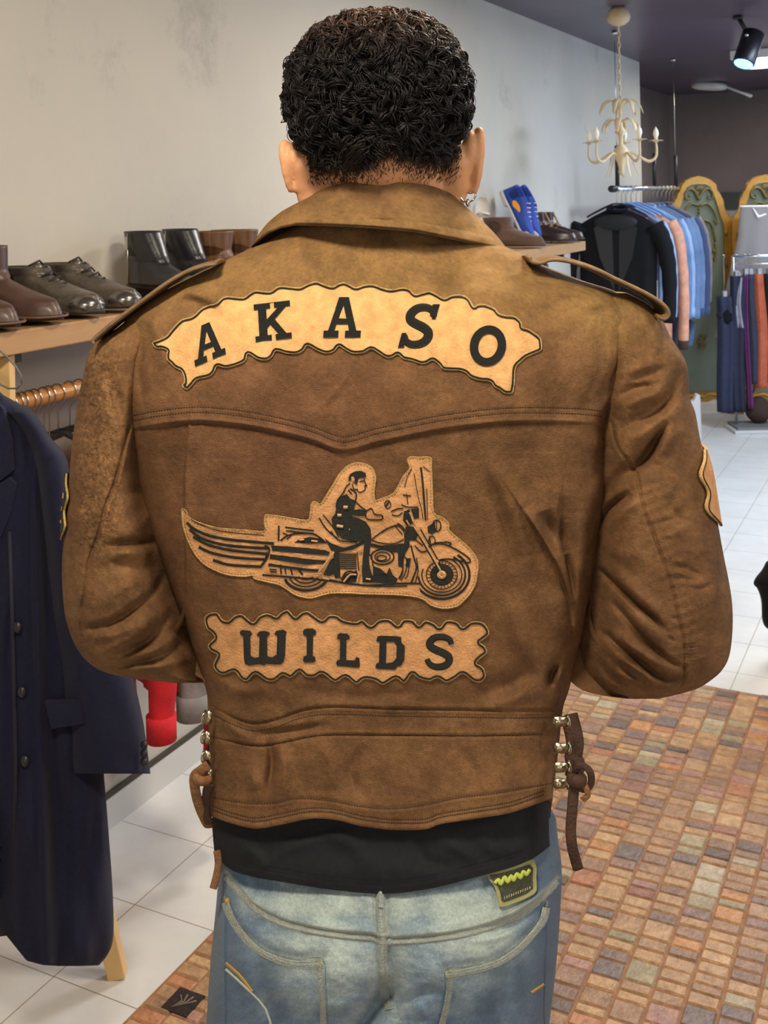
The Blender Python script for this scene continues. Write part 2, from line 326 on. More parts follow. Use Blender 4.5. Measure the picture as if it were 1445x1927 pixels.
def boot(y, kind, label, group=None, x=None, rz=None, up=None):
    x = XW+.045 if x is None else x; rz = -math.pi/2 if rz is None else rz   # toe towards the room
    K = dict(chelsea=(dict(H=.155, toe=.05), m_brown, 'ankle_boot', 'boot'), lace=(dict(H=.105, toe=.05, shaft=.056), m_grey, 'ankle_boot', 'boot'), black=(dict(H=.165, toe=.045, Wd=.088, heel=.045, shaft_w=.040, shaft=.048), m_bk, 'ankle_boot', 'boot'),
             stripe=(dict(H=.155, toe=.05, shaft_w=.05, shaft=.066), m_stripe, 'ankle_boot', 'boot'), shoe=(dict(H=.105, toe=.045, L_=.27), m_dshoe, 'leather_shoe', 'shoe'), suede=(dict(H=.135, toe=.05), m_suede, 'ankle_boot', 'boot'), dark=(dict(H=.145, toe=.05), m_dshoe, 'ankle_boot', 'boot'), sneaker=(dict(H=.09, toe=.045, L_=.27, Wd=.095), mat('blue_canvas', (30, 62, 150), .7), 'sneaker', 'shoe'))[kind]
    t = empty(K[2], (x, y, SZ+.0006), rz, label, K[3], group); G = dict(K[0]); upg, sog = boot_geo(**G); H = G['H']; L_ = G.get('L_', .285)
    o = obj('upper', upg, K[1], t, local=True); obj('sole', sog, m_wsole if kind == 'sneaker' else m_sole, t, local=True)
    if kind in ('chelsea', 'suede'):
        for s in (-1, 1): obj('elastic_gusset', ball((s*.0385, .062, H*.62), (.006, .020, H*.26), 16, 10), m_elast if kind == 'chelsea' else mat('suede_seam', (60, 42, 34), .9), t, local=True)
        obj('pull_tab', tube([(0, .001, H-.02), (0, -.006, H+.008), (0, .006, H+.012), (0, .010, H-.012)], .004, 6, flat=.4), m_elast, t, local=True)
        obj('welt', tube(smooth_path([(x_*.052, y_, .018) for x_, y_ in ((0,.0),(.66,.02),(.62,.1),(.8,.15),(1.02,.2),(.88,.255),(.4,.285),(0,.29),(-.4,.285),(-.88,.255),(-1.02,.2),(-.8,.15),(-.62,.1),(-.66,.02))], 5, True), .0028, 6, closed=True), mat('welt_leather', (96, 66, 46), .5), t, local=True)
    if kind in ('lace', 'dark'):
        ls = []
        for k in range(5):
            z = .070+k*.011; y_ = .185-k*.018; ls.append(tube([(-.021, y_-.004, z-.006), (0, y_+.006, z+.004), (.021, y_-.004, z-.006)], .0022, 6))
        obj('laces', join(*ls), m_sole if kind == 'lace' else mat('tan_cord', (150, 116, 84), .8), t, local=True)
        obj('tongue', ball((0, .112, H*.80), (.022, .012, .030), 14, 9), K[1], t, local=True)
        if kind == 'lace':
            v, f = ball((0, 0, 0), 1, 24, 16); v = v[:, :]*[.040, .040, .026]+[0, .243, .026]; v[:, 2] = np.maximum(v[:, 2], .012); obj('toe_cap', (v, f), mat('polished_toe', (120, 116, 110), .22, metal=.8), t, local=True)
        else: obj('trim', tube([(-.04, .12, H), (-.036, .15, .09), (-.03, .16, .05), (-.05, .15, .0), (-.05, .15, -.05)], .005, 6), mat('tan_trim', (160, 128, 98), .9, bump=.8, bscale=150), t, local=True)
    if kind == 'black':
        obj('zip', tube([(.045, .05, .03), (.0455, .052, H*.6), (.046, .055, H-.004)], .0022, 6), m_metal, t, local=True); obj('zip_pull', box((.047, .050, H-.045), (.050, .058, H-.012)), m_metal, t, local=True, smooth=False)
    if kind == 'shoe': obj('strap', tube([(-.04, .10, .05), (-.02, .12, .083), (.01, .125, .083), (.04, .11, .05)], .006, 8, flat=.4), m_dshoe, t, local=True); obj('buckle', tube([(.022, .108, .082), (.034, .108, .074), (.034, .126, .074), (.022, .126, .082)], .0018, 6, closed=True), m_metal, t, local=True)
    return t
boot(1.55, 'chelsea', 'brown pull-on ankle boot at the left end of the shelf, nearest the camera', 'pairs of boots on the wall shelf')
boot(1.665, 'chelsea', 'brown pull-on ankle boot second from the left, beside the grey-brown lace boot', 'pairs of boots on the wall shelf')
boot(1.785, 'lace', 'grey-brown lace boot with shiny toe, next to the brown pull-on boots', 'pairs of boots on the wall shelf')
boot(1.905, 'lace', 'grey-brown lace boot with shiny toe, next to the black ankle boots', 'pairs of boots on the wall shelf')
boot(2.22, 'black', 'black leather heeled ankle boot, left one of its pair, beside the lace boot', 'pairs of boots on the wall shelf', rz=-math.pi/2-.22)
boot(2.37, 'black', 'black leather ankle boot whose silver zip shows, beside the striped brown boots', 'pairs of boots on the wall shelf', rz=-math.pi/2-.22)
boot(2.46, 'stripe', 'striped tan and brown boot beside the black zip boot', 'pairs of boots on the wall shelf')
boot(2.58, 'stripe', 'striped tan and brown boot beside the dark buckled shoe', 'pairs of boots on the wall shelf')
boot(2.83, 'shoe', 'low dark brown leather shoe with small buckle near the jacket collar', 'pairs of boots on the wall shelf')
boot(4.62, 'suede', 'dark brown suede ankle boot right of the person, below the blue sneaker', 'pairs of boots on the wall shelf')
boot(5.08, 'dark', 'dark brown lace boot with tan trim hanging down, at the shelf end', 'pairs of boots on the wall shelf')
boot(5.20, 'dark', 'dark brown boot at the far end of the shelf, beside the hanging black jacket', 'pairs of boots on the wall shelf')
def sneaker(y, x, label, dz=0):
    t = boot(y, 'sneaker', label, 'blue sneakers stood on their toes', x=x); t.rotation_euler = (math.radians(-62), 0, -math.pi/2); t.location = (x, y, SZ+.245+dz)
    k = np.linspace(0, 2*np.pi, 24, endpoint=False)
    for s in (-1, 1):
        obj('side_flash', (np.array([(s*.0402, .10, .055)]+[(s*(.0398-.001*abs(math.sin(a))), .10+.030*math.cos(a), .052+.014*math.sin(a)) for a in k]), [(0, i+1, (i+1) % 24+1) for i in range(24)]), mat('orange_flash', (236, 160, 30), .6), t, local=True)
    ls = [tube([(-.02, .18-q*.018, .06+q*.009), (0, .187-q*.018, .068+q*.009), (.02, .18-q*.018, .06+q*.009)], .0022, 6) for q in range(5)]
    obj('laces', join(*ls), m_wsole, t, local=True); obj('toe_cap', ball((0, .225, .028), (.038, .04, .022), 18, 10), mat('grey_suede_toe', (176, 172, 168), .8), t, local=True)
sneaker(4.80, XW+.06, 'blue sneaker with orange flash and white sole, stood on its toe behind the suede boot'); sneaker(4.90, XW+.06, 'blue sneaker with white laces, right one, stood on its toe behind the suede boot')
wt = empty('white_sandal', (XW+.05, 4.60, SZ), 0, 'slim white sandal standing upright behind the collar, left of the suede boot', 'shoe')
obj('sandal_sole', xf(plate([smooth_path([(-.03,.0),(-.036,.05),(-.024,.11),(-.03,.17),(-.02,.215),(0,.225),(.022,.21),(.032,.17),(.026,.1),(.032,.04),(.026,0)], 4, True).tolist()], .012), np.array(Matrix.Translation((XW+.05, 4.60, SZ+.001)) @ Matrix.Rotation(.4, 4, 'Z'))), m_wsole, wt)
obj('sandal_strap', tube([(XW+.03, 4.595, SZ+.15), (XW+.055, 4.57, SZ+.16), (XW+.08, 4.61, SZ+.15)], .006, 8), m_wsole, wt)
# ================================================================ GARMENTS
def screen_tube(tab, dc, back, front, rows, nb=120, nf=30, hemf=None, wr=None, exp=2.4):
    r = np.linspace(*rows); s = .5*np.linspace(-1, 1, nb)+.5*np.sin(np.linspace(-np.pi/2, np.pi/2, nb)); sf = np.sin(np.linspace(np.pi/2, 3*np.pi/2, nf+2)[1:-1])
    xl = sip(r, tab, 1)[:, None]; xr = sip(r, tab, 2)[:, None]; c = (xl+xr)/2; w = (xr-xl)/2; px = c+w*s; py = np.repeat(r[:, None], nb, 1)
    if hemf is not None: k = sstep(rows[0]+(rows[1]-rows[0])*.75, rows[1], py); py = py+(hemf(px)-rows[1])*k
    a = np.abs(s)[None]; d = dc-(dc-back)*(1-a**exp)**(1/exp)
    if wr is not None: d = d-wr(px, py)*np.clip((1-a)*6, 0, 1)
    fd = dc+(front-dc)*(1-sf[None]**2)**.5+0*c; fpx = c+w*sf*dc/fd; fpy = CY+(r[:, None]-CY)*dc/fd
    g = grid(np.concatenate([W(px, py, d), W(fpx, fpy, fd)], 1), closev=True); n = nb+nf; return (g[0], g[1]+[tuple(range(n))[::-1], tuple(range(n*(len(r)-1), n*len(r)))])
m_navy = mat('navy_wool', (30, 32, 52), .9, bump=.3, bscale=500, sheen=.06, spec=.15, var=.15, vscale=120)
m_navy2 = mat('navy_wool_edge', (24, 25, 42), .8)
q0 = W(60, 1815, 1.95)
coat = empty('navy_overcoat', (float(q0[0]), float(q0[1]), .17), 0, 'long navy wool overcoat hanging at the left edge in front of the pine rack', 'coat')
CT = [(700,-160,-25),(742,-170,4),(765,-175,42),(800,-175,78),(850,-170,104),(900,-165,118),(1000,-160,135),(1200,-155,165),(1400,-150,190),(1600,-145,207),(1700,-140,213),(1765,-138,213),(1795,-136,203),(1815,-135,186)]
hemc = lambda px: np.interp(px, [-160, 0, 18, 24, 34, 50, 80, 110, 150, 180, 200, 213], [1680, 1686, 1694, 1740, 1788, 1808, 1816, 1818, 1818, 1817, 1816, 1815])
def wrc(px, py): return .012*vnoise(px/40, py/230)+.006*vnoise(px/18+7, py/120)+.010*np.exp(-((px-62-(py-900)*.03)/9)**2)*sstep(850, 950, py)-.012*np.exp(-((px-84-(py-900)*.03)/12)**2)*sstep(850, 950, py)
obj('coat_body', screen_tube(CT, 1.95, 1.86, 2.03, (700, 1815, 240), hemf=hemc, wr=wrc), m_navy, coat)
CS_ = [(775,10,60),(800,30,80),(830,48,98),(870,62,127),(950,75,137),(1050,85,165),(1150,95,205),(1250,107,243),(1350,117,268),(1440,128,281),(1456,131,283)]
cs = obj('sleeve', screen_tube(CS_, 1.93, 1.845, 2.0, (775, 1456, 160), 80, 24, wr=lambda px, py: .006*vnoise(px/30, py/60)+.005*np.exp(-((py-900+px*.5)/14)**2)), m_navy, coat)
for y in (1402, 1418, 1434): obj('cuff_button', xf(ball((0, 0, 0), (.007, .004, .007), 14, 8), np.array(Matrix.Translation(W(271, y, 1.862).tolist()))), mat('dark_button', (36, 34, 40), .3), coat)
for x, y in ((32, 1180), (40, 1302), (46, 1432)): obj('front_button', ball(W(x, y, 1.852), (.009, .006, .010), 16, 9), mat('dark_button', (58, 54, 56), .25), coat)
def flapplate(pts, d, th, name, m=m_navy):
    P = np.array([W(x, y, d) for x, y in pts]); n = len(P); c = P.mean(0); V = np.vstack([P, P+Fv*th, [c-Fv*.002]]); obj(name, (V, [(i, (i+1) % n, 2*n) for i in range(n)]+[(i, (i+1) % n, (i+1) % n+n, i+n) for i in range(n)]), m, coat, smooth=False)
flapplate([(-60,700),(-20,742),(6,770),(20,830),(24,886),(-2,906),(-60,960)], 1.852, .012, 'lapel'); flapplate([(-60,905),(-4,912),(16,900),(30,912),(20,960),(0,1010),(-60,1090)], 1.850, .012, 'lapel')
flapplate([(84,1322),(150,1318),(160,1362),(96,1372)], 1.850, .010, 'pocket_flap')
obj('front_edge', tube([W(18, 1000, 1.853), W(24, 1200, 1.851), W(30, 1450, 1.851), W(24, 1690, 1.86)], .0035, 8), m_navy2, coat)
# ---- the pine garment rack behind the coat
fr_ = onz(222, 1838, 0); rk = empty('garment_rack', (float(fr_[0]), float(fr_[1]), 0), 0, 'light pine garment rack with splayed legs behind the navy coat', 'rack')
def beam(a, b, w, t, up=None):
    a = np.array(a, float); b = np.array(b, float); d = b-a; d /= np.linalg.norm(d); s = R0 - d*(R0@d); s /= np.linalg.norm(s); u = np.cross(s, d); V = [p+s*x*w/2+u*y*t/2 for p in (a, b) for x, y in ((-1,-1),(1,-1),(1,1),(-1,1))]
    return (np.array(V), [(0,3,2,1),(4,5,6,7),(0,1,5,4),(1,2,6,5),(2,3,7,6),(3,0,4,7)])
topp = W(-45, 690, 2.12); a0 = fr_+[0, 0, .002]; obj('leg', beam(a0, topp, .036, .026), m_pine2, rk, smooth=False, bevel=.002)
f2 = onz(-60, 1790, 0); obj('leg', beam(f2+[0, 0, .002], topp-R0*.02, .036, .026), m_pine2, rk, smooth=False, bevel=.002)
f3 = onz(-8, 1728, 0); obj('leg', beam([f3[0], f3[1], .002], W(4, 1640, float(((f3-CAM)@Fv))), .036, .03), m_pine2, rk, smooth=False)
pa = W(2, 640, 2.13); pb = W(2, 800, 2.13); obj('upright', beam([pa[0], pa[1], 1.262], [pa[0], pa[1], .9], .042, .03), m_pine2, rk, smooth=False, bevel=.002)
tag(obj('grey_strap', tube(W(*np.array([(-30,640,2.0),(-6,655,2.0),(14,672,2.0),(30,690,2.0),(40,708,2.0),(41,722,2.0),(32,731,2.0),(16,731,2.0),(2,724,2.0),(-14,708,2.0),(-30,690,2.0)]).T), .0034, 8, flat=.5, up=Uv), mat('grey_webbing', (96, 92, 84), .6)), 'thin grey strap looping down in front of the pine upright', 'strap')
# ---- wooden rail under the shelf, hangers, clothes
tag(obj('wooden_rail', tube([(-1.66, 1.30, 1.153), (-1.66, 3.9, 1.153)], .016, 20), mat('varnished_rail', (176, 120, 62), .35, var=.3, vscale=6, stretch=(4, .5, 4), rgb2=(140, 90, 48), coat=.3)), 'varnished wooden clothes rail running along the wall below the shelf', 'rail')
def hanger(y, x=-1.66, z=1.153, rz=0, label='', group='', m=m_bk, hw=.19, rr=.016, wire=m_metal, dressed=False):
    t = empty('clothes_hanger', (x, y, z), rz, label, 'hanger', group); r = rr+.004
    hk = [(r*math.sin(a), 0, r*math.cos(a)) for a in np.linspace(-1.9, 1.6, 14)]+[(r*.7, 0, -r*.9), (0, 0, -r*1.8), (0, 0, -.085)]
    obj('hook', tube(hk, .0016, 6), wire, t, local=True)
    if not dressed: obj('shoulder_bar', tube(smooth_path([(-hw, 0, -.155), (-hw*.8, 0, -.135), (-.04, 0, -.09), (0, 0, -.082), (.04, 0, -.09), (hw*.8, 0, -.135), (hw, 0, -.155)], 5), np.interp(np.linspace(-1, 1, 31), [-1, -.5, 0, .5, 1], [.010, .011, .006, .011, .010]), 8, flat=.6), m, t, local=True)
    return t
h0 = hanger(1.905, rz=.05, label='empty black hanger on the wooden rail, nearest the jacket sleeve', group='black hangers on the wooden rail')
for k, y in enumerate((1.86, 1.83, 1.80, 1.765)): c = copy_tree(h0, (-1.66, y, 1.153), RNG.uniform(-.12, .12), 'empty black hanger bunched with others on the wooden rail behind the coat shoulder')
h0['label'] = 'empty black hanger on the wooden rail, the one nearest the jacket sleeve'
h1 = hanger(1.74, label='steel hanger hook on the wooden rail above the coat shoulder', group='hanger hooks crowded on the wooden rail', dressed=True)
for y in (1.725, 1.70, 1.685, 1.665, 1.65, 1.635): copy_tree(h1, (-1.66, y, 1.153), RNG.uniform(-.1, .1))
def garment(name, x, y, z, rz, w, h, th, m, label, cat, group=None, sleeve=.55, cuff=None, flare=0., shoulder=.05, arms=True, seed=0, sl_r=.05, extra=None, body=True):
    """garment on a hanger: local x = width, z=0 at the collar"""
    t = empty(name, (x, y, z), rz, label, cat, group); n = 44; a = np.linspace(0, 2*np.pi, n, endpoint=False); rows = []
    for k in np.linspace(0, 1, 26):
        zz = -h*k; hw = w/2*(np.interp(k*h, [0, .02, shoulder+.04, .16, h], [.22, .42, .92, .86, .80+flare])); tt = th/2*np.interp(k*h, [0, .05, .15, h], [.45, .7, 1, 1.05])
        rip = 1+.22*np.sin(a*7+seed+k*2)*k+.12*np.sin(a*13+seed*2)*k
        rows.append(np.stack([np.sign(np.cos(a))*np.abs(np.cos(a))**.7*hw, np.sin(a)*tt*rip, np.full(n, zz)+.01*np.sin(a*2+seed)*k], 1))
    g = grid(np.array(rows), closev=True); g = (g[0], g[1]+[tuple(range(n))[::-1], tuple(range(25*n, 26*n))]); obj('body', g, m, t, local=True)
    obj('collar', tube([(w*.10*math.sin(q), th*.42*math.cos(q), .004+.012*math.cos(q)) for q in np.linspace(0, 2*np.pi, 20, endpoint=False)], .011, 8, closed=True), m, t, local=True)
    if arms:
        for s in (-1, 1):
            p = smooth_path([(s*w*.40, 0, -shoulder-.035), (s*w*.50, .004, -shoulder-.14), (s*w*.55, .008*s, -sleeve*.6), (s*w*.54, .0, -sleeve)], 6); r = np.interp(np.linspace(0, 1, len(p)), [0, .3, 1], [sl_r*1.1, sl_r, sl_r*.72])*(1+.05*np.sin(np.arange(len(p))*2.1+seed))
            o = obj('sleeve', tube(p, r, 16, flat=min(1, th/2/sl_r*.95)), m, t, local=True)
            if cuff: obj('cuff', tube([p[-1]+[0, 0, .03], p[-1]-[0, 0, .022]], r[-1]*1.12, 16, flat=min(1, th/2/sl_r*.98)), cuff, t, local=True)
    return t
def col(n, c, **k): return mat(n, c, k.pop('rough', .85), bump=.3, bscale=250, var=.25, vscale=20, **k)
m_red = col('red_cotton', (196, 26, 40)); m_greyc = col('grey_cotton', (128, 126, 126)); m_blk = col('black_cloth', (17, 17, 20), spec=.2)
garment('red_shirt', -1.64, 1.95, 1.07, -.6, .42, .52, .07, m_red, 'red cotton shirt whose cuff shows just right of the navy coat sleeve', 'shirt', 'clothes on the wooden rail', sleeve=.60, cuff=m_red, seed=1, sl_r=.037)
garment('red_shirt', -1.70, 2.16, 1.07, -.3, .34, .70, .07, m_red, 'red cotton garment hanging lowest, below the navy coat cuff', 'shirt', 'clothes on the wooden rail', sleeve=.90, cuff=m_red, seed=5, sl_r=.045)
garment('grey_jacket', -1.64, 2.06, 1.07, -.6, .42, .52, .08, m_greyc, 'grey cotton jacket hanging between the red shirt and the person', 'jacket', 'clothes on the wooden rail', sleeve=.60, cuff=m_greyc, seed=2, sl_r=.045)
tk = garment('black_cardigan', -1.63, 2.15, 1.07, -.6, .42, .52, .07, m_blk, 'black garment with pale striped cuff below the grey jacket', 'cardigan', 'clothes on the wooden rail', sleeve=.76, seed=3, sl_r=.05)
for k in range(4): obj('cuff_stripe', tube([(.228, 0, -.60-k*.014), (.228, 0, -.605-k*.014)], .049-.0004*k, 18, flat=.72), mat('pale_knit_stripe', (186, 184, 178), .8), tk, local=True)
for y, n_ in ((1.95, 'red shirt'), (2.06, 'grey jacket'), (2.15, 'black garment')): copy_tree(h1, (-1.66, y, 1.153), 0, 'steel hanger hook carrying the '+n_+' on the wooden rail')
for k, (y, c, n_) in enumerate(((4.72, (150,152,156), 'pale grey'), (4.86, (44,44,52), 'charcoal'), (4.98, (140,142,150), 'light grey'))):
    garment('folded_top', -1.70, y, 1.20, .1, .30, .5, .06, col(n_.replace(' ', '_')+'_knit', c), n_+' top hanging under the shelf end', 'top', 'tops under the shelf end', arms=False, seed=k)
# ================================================================ HANGING RAIL WITH JACKETS
RX = -1.63; RZ = 1.563
rl = empty('ceiling_hung_rail', (RX, 6.9, RZ), 0, 'chrome clothes rail hung from the ceiling by thin wires and black rods', 'rail')
obj('rail_tube', tube([(RX, 6.02, RZ), (RX, 7.68, RZ)], .013, 16), mat('bright_chrome', (220, 226, 236), .18, metal=1), rl)
obj('end_cap', tube([(RX, 5.99, RZ), (RX, 6.07, RZ)], .019, 16), mat('black_metal', (22, 22, 26), .4), rl)
for y in (6.12, 7.0, 7.62):
    obj('rod', tube([(RX, y, RZ+.012), (RX, y, RZ+.24 if y < 7 else RZ+.22)], .012, 10), mat('black_metal', (22, 22, 26), .4), rl)
    if y != 7.0: obj('wire', tube([(RX, y, RZ+.2), (RX, y, ZC-.02)], .0022, 6), m_metal, rl); obj('ceiling_anchor', ball((RX, y, ZC-.012), (.02, .02, .012), 12, 7), m_metal, rl)
m_den = mat('mid_blue_denim', (110, 136, 172), .8, bump=.4, bscale=300, var=.7, vscale=6, rgb2=(54, 72, 106)); m_den2 = mat('dark_blue_denim', (52, 66, 98), .85, bump=.4, bscale=300, var=.5, vscale=7, rgb2=(58, 74, 112)); m_den3 = mat('light_blue_denim', (150, 178, 214), .8, bump=.4, bscale=300, var=.6, vscale=6, rgb2=(92, 118, 162))
m_peach = col('peach_leather', (206, 146, 118)); m_fur = mat('brown_fur', (62, 44, 34), .95, bump=1, bscale=120)
JK = [('black_jacket', 6.10, m_blk, .50, .80, .10, 'black jacket on a black hanger at the near end of the chrome rail', 'jacket', None, .62),
 ('grey_cardigan', 6.28, col('slate_cloth', (70, 66, 84)), .44, .74, .06, 'slate cardigan with coral edging right behind the black jacket', 'cardigan', None, .6),
 ('pale_blue_shirt', 6.40, m_den3, .43, .66, .05, 'pale blue shirt between the slate cardigan and the peach coat', 'shirt', None, .62),
 ('peach_coat', 6.53, m_peach, .47, .90, .08, 'peach leather coat with brown fur cuff among the denim jackets', 'coat', m_fur, .80),
 ('denim_jacket', 6.68, m_den, .45, .62, .08, 'mid blue denim jacket next to the peach coat', 'jacket', m_den, .64),
 ('denim_jacket', 6.80, m_den3, .45, .60, .07, 'lightest blue denim jacket, in the middle of the denim row', 'jacket', m_den3, .64),
 ('denim_jacket', 6.92, m_den, .46, .62, .08, 'mid blue denim jacket behind the lightest one', 'jacket', m_den, .66),
 ('denim_jacket', 7.05, m_den, .47, .62, .08, 'mid blue denim jacket just in front of the dark denim one', 'jacket', m_den2, .66),
 ('denim_jacket', 7.18, m_den2, .48, .64, .08, 'darkest denim jacket, near the folding screen', 'jacket', m_den2, .66),
 ('fawn_jacket', 7.32, col('fawn_cloth', (128, 110, 110)), .46, .6, .07, 'fawn jacket at the far end of the chrome rail', 'jacket', None, .62)]
hb = hanger(6.10, RX, RZ, 0, 'black wooden hanger holding the black jacket at the near end of the chrome rail', 'hangers on the chrome rail', rr=.013, hw=.17)
hb2 = hanger(6.28, RX, RZ, 0, 'hanger on the chrome rail holding the slate cardigan', 'hangers on the chrome rail', rr=.013, m=mat('blue_plastic', (120, 160, 220), .3), hw=.17)
hb3 = hanger(7.42, RX, RZ, 0, 'empty chrome hook at the screen end of the chrome rail', 'hangers on the chrome rail', rr=.013, dressed=True)
for i, (nm, y, m, w, h, th, lab, ct, cf, sl) in enumerate(JK):
    g = garment(nm, RX, y, RZ-.115, RNG.uniform(-.06, .10), w, h, th, m, lab, ct, 'clothes on the chrome rail', sleeve=sl, cuff=cf, seed=i*1.7, sl_r=.048)
    if i == 0:
        obj('neck_opening', ball((0, -.046, -.07), (.12, .02, .045), 20, 12), mat('jacket_lining', (14, 14, 16), .7), g, local=True)
        for s in (-1, 1): obj('lapel', (np.array([(s*.03, -.054, -.03), (s*.12, -.056, -.10), (s*.09, -.058, -.26), (s*.012, -.058, -.45), (s*.02, -.05, -.1)]), [(0, 1, 2, 3, 4)]), mat('black_satin', (20, 20, 23), .5), g, local=True, smooth=False)
    if i == 1: obj('edging', tube([(.12, -.034, -.05), (.15, -.038, -.3), (.16, -.04, -.52)], .008, 8), mat('coral_trim', (214, 70, 60), .7), g, local=True); obj('swing_tag', box((.15, -.05, -.50), (.18, -.046, -.40)), mat('white_card', (225, 222, 214), .7), g, local=True, smooth=False)
    if 'denim' in nm:
        obj('pocket_flap', box((.06, -th/2-.010, -.24), (.15, -th/2-.002, -.20)), m, g, local=True, bevel=.003); obj('seam', tube([(.02, -th/2-.006, -.02), (.10, -th/2-.007, -.16), (.19, -th/2-.004, -.17)], .003, 6), mat('denim_seam', (150, 176, 214), .8), g, local=True)
    if i > 1: copy_tree(hb3 if i > 3 else hb2, (RX, y, RZ), RNG.uniform(-.05, .05), 'hanger on the chrome rail holding the '+' '.join(lab.split(' with')[0].split(',')[0].split()[:9]))
for i, y in enumerate(np.arange(6.20, 7.6, .11)): copy_tree(hb3, (RX, float(y), RZ), RNG.uniform(-.1, .1), 'chrome hanger hook crowded among the clothes on the chrome rail')
for i, (y, c) in enumerate(((6.85, (40, 42, 52)), (7.0, (30, 30, 40)), (7.12, (70, 92, 120)))): garment('short_skirt', RX+.02, y, .86-.03*i, 0, .42, .24, .1, col('skirt_cloth_%s' % 'abc'[i], c), ['charcoal', 'black', 'slate blue'][i]+' garment hanging lowest under the denim jackets', 'skirt', 'low garments under the denim jackets', arms=False, seed=i)
# ================================================================ FOLDING SCREEN
m_gilt = mat('worn_gilding', (196, 148, 62), .38, metal=.35, var=.6, vscale=12, rgb2=(150, 98, 40), bump=.4, bscale=40)
m_green = mat('sage_panel', (120, 128, 108), .6, var=.6, vscale=4, rgb2=(92, 104, 90)); m_olive = mat('olive_relief', (96, 88, 44), .5, var=.5, vscale=14, rgb2=(150, 120, 52), bump=.5, bscale=40)
def sym(p): return p+[(-x, z) for x, z in reversed(p)][(1 if p[-1][0] == 0 else 0):]
def screen_panel(c, rz, label, h=1.64, hw=.232):
    t = empty('folding_screen_panel', (c[0], c[1], 0), rz, label, 'screen', 'hinged panels of the gilded folding screen')
    o = [(0, h), (.05, h-.005), (.092, h-.024), (.122, h-.058), (.136, h-.098), (.150, h-.112), (.158, h-.14), (.176, h-.165), (.182, h-.21), (.190, h-.25), (.212, h-.27), (hw, h-.31), (hw-.004, h-.35), (hw, h-.37), (hw, .20), (hw-.004, .12), (hw+.006, .05), (hw, .0), (hw-.05, 0), (hw-.055, .04), (hw-.09, .09), (.07, .10), (.03, .085), (0, .09)]
    i_ = [(0, h-.05), (.05, h-.055), (.083, h-.075), (.10, h-.115), (.115, h-.155), (.130, h-.20), (.15, h-.27), (.175, h-.34), (.18, .22), (.14, .17), (.06, .15), (0, .155)]
    O = sym(o[::-1])[:-1] if False else o+[(-x, z) for x, z in o[::-1][1:-1]]; I_ = i_+[(-x, z) for x, z in i_[::-1][1:-1]]
    obj('frame', plate([O, I_], .03, -.015), m_gilt, t, local=True, smooth=False, bevel=.004); obj('green_panel', plate([[(x*1.03, z) for x, z in I_]], .010, -.004), m_green, t, local=True, smooth=False)
    sc = []; lo_ = []
    for s in (-1, 1):
        sc.append(tube(smooth_path([(0, -.016, h-.16), (s*.03, -.018, h-.10), (s*.07, -.02, h-.085), (s*.10, -.018, h-.12), (s*.09, -.018, h-.155), (s*.065, -.018, h-.15), (s*.07, -.018, h-.125)], 6), np.linspace(.012, .005, 37), 8))
        sc.append(tube(smooth_path([(s*.01, -.014, h-.20), (s*.06, -.016, h-.19), (s*.11, -.016, h-.25), (s*.13, -.014, h-.33), (s*.10, -.014, h-.30)], 6), np.linspace(.010, .004, 25), 8))
        sc.append(tube(smooth_path([(s*.02, -.012, h-.30), (s*.085, -.014, h-.33), (s*.115, -.014, h-.45), (s*.105, -.014, h-.58), (s*.05, -.014, h-.66), (s*.0, -.012, h-.68)], 6), .008+.003*np.sin(np.arange(31)*1.9), 8))
        for k in range(6): sc.append(ball((s*(.10+.014*math.sin(k)), -.015, h-.38-k*.045), (.010, .007, .014), 8, 6))
        sc.append(ball((s*.19, -.018, h-.40), (.012, .008, .02), 8, 6)); sc.append(ball((s*.19, -.018, h-.62), (.012, .008, .02), 8, 6))
        lo_.append(tube(smooth_path([(s*.19, -.016, .20), (s*.12, -.018, .13), (s*.05, -.018, .14), (0, -.018, .12)], 5), .012, 8))
    for k in range(5): a = math.radians(-60+30*k); sc.append(tube([(0, -.017, h-.095), (.022*math.sin(a), -.022, h-.095+.022*math.cos(a)), (.034*math.sin(a), -.017, h-.095+.036*math.cos(a))], [.006, .008, .003], 6))
    for k in range(6): sc.append(ball((0, -.015, h-.20-k*.025), (.009, .008, .011), 8, 6))
    obj('carved_scroll', join(*lo_), m_gilt, t, local=True); obj('carved_relief', join(*sc), m_olive, t, local=True); obj('carved_spray', join(*[ball((.02*math.sin(k*2.4)+.01*k*(-1)**k*.5, -.009, .46+.02*k), (.03, .006, .012), 8, 6) for k in range(5)]), m_olive, t, local=True)
    return t
P1 = onz(1322, 779, 0); P2 = onz(1445, 779, 0)
screen_panel(P1, TH+.12, 'gilded folding screen panel with green field, left one beside the denim jackets')
screen_panel(onz(1449, 779, 0), TH-.10, 'gilded folding screen panel partly behind the white dress')
# ================================================================ DRESS AND LOW GARMENT STAND
dr = W(1447, 388, 7.4)
t = empty('sheer_white_dress', (float(dr[0]), float(dr[1]), float(dr[2])), TH, 'sheer pale grey-white dress hanging in front of the right screen panel', 'dress')
n = 60; a = np.linspace(0, 2*np.pi, n, endpoint=False); rows = []
for k in np.linspace(0, 1, 30): hw = np.interp(k, [0, .05, .25, .5, 1], [.19, .195, .215, .27, .38]); rows.append(np.stack([hw*np.cos(a), .04*(1+k)*np.sin(a)*(1+.25*np.sin(a*9+1)*k), np.full(n, -.86*k)], 1))
obj('dress_body', grid(np.array(rows), closev=True), mat('sheer_fabric', (158, 150, 148), .7, alpha=.85, bump=.2, bscale=60), t, local=True)
obj('neck_band', tube([(.191*math.cos(q), .041*math.sin(q), .001) for q in a], .006, 8, closed=True), mat('white_band', (232, 230, 232), .6), t, local=True)
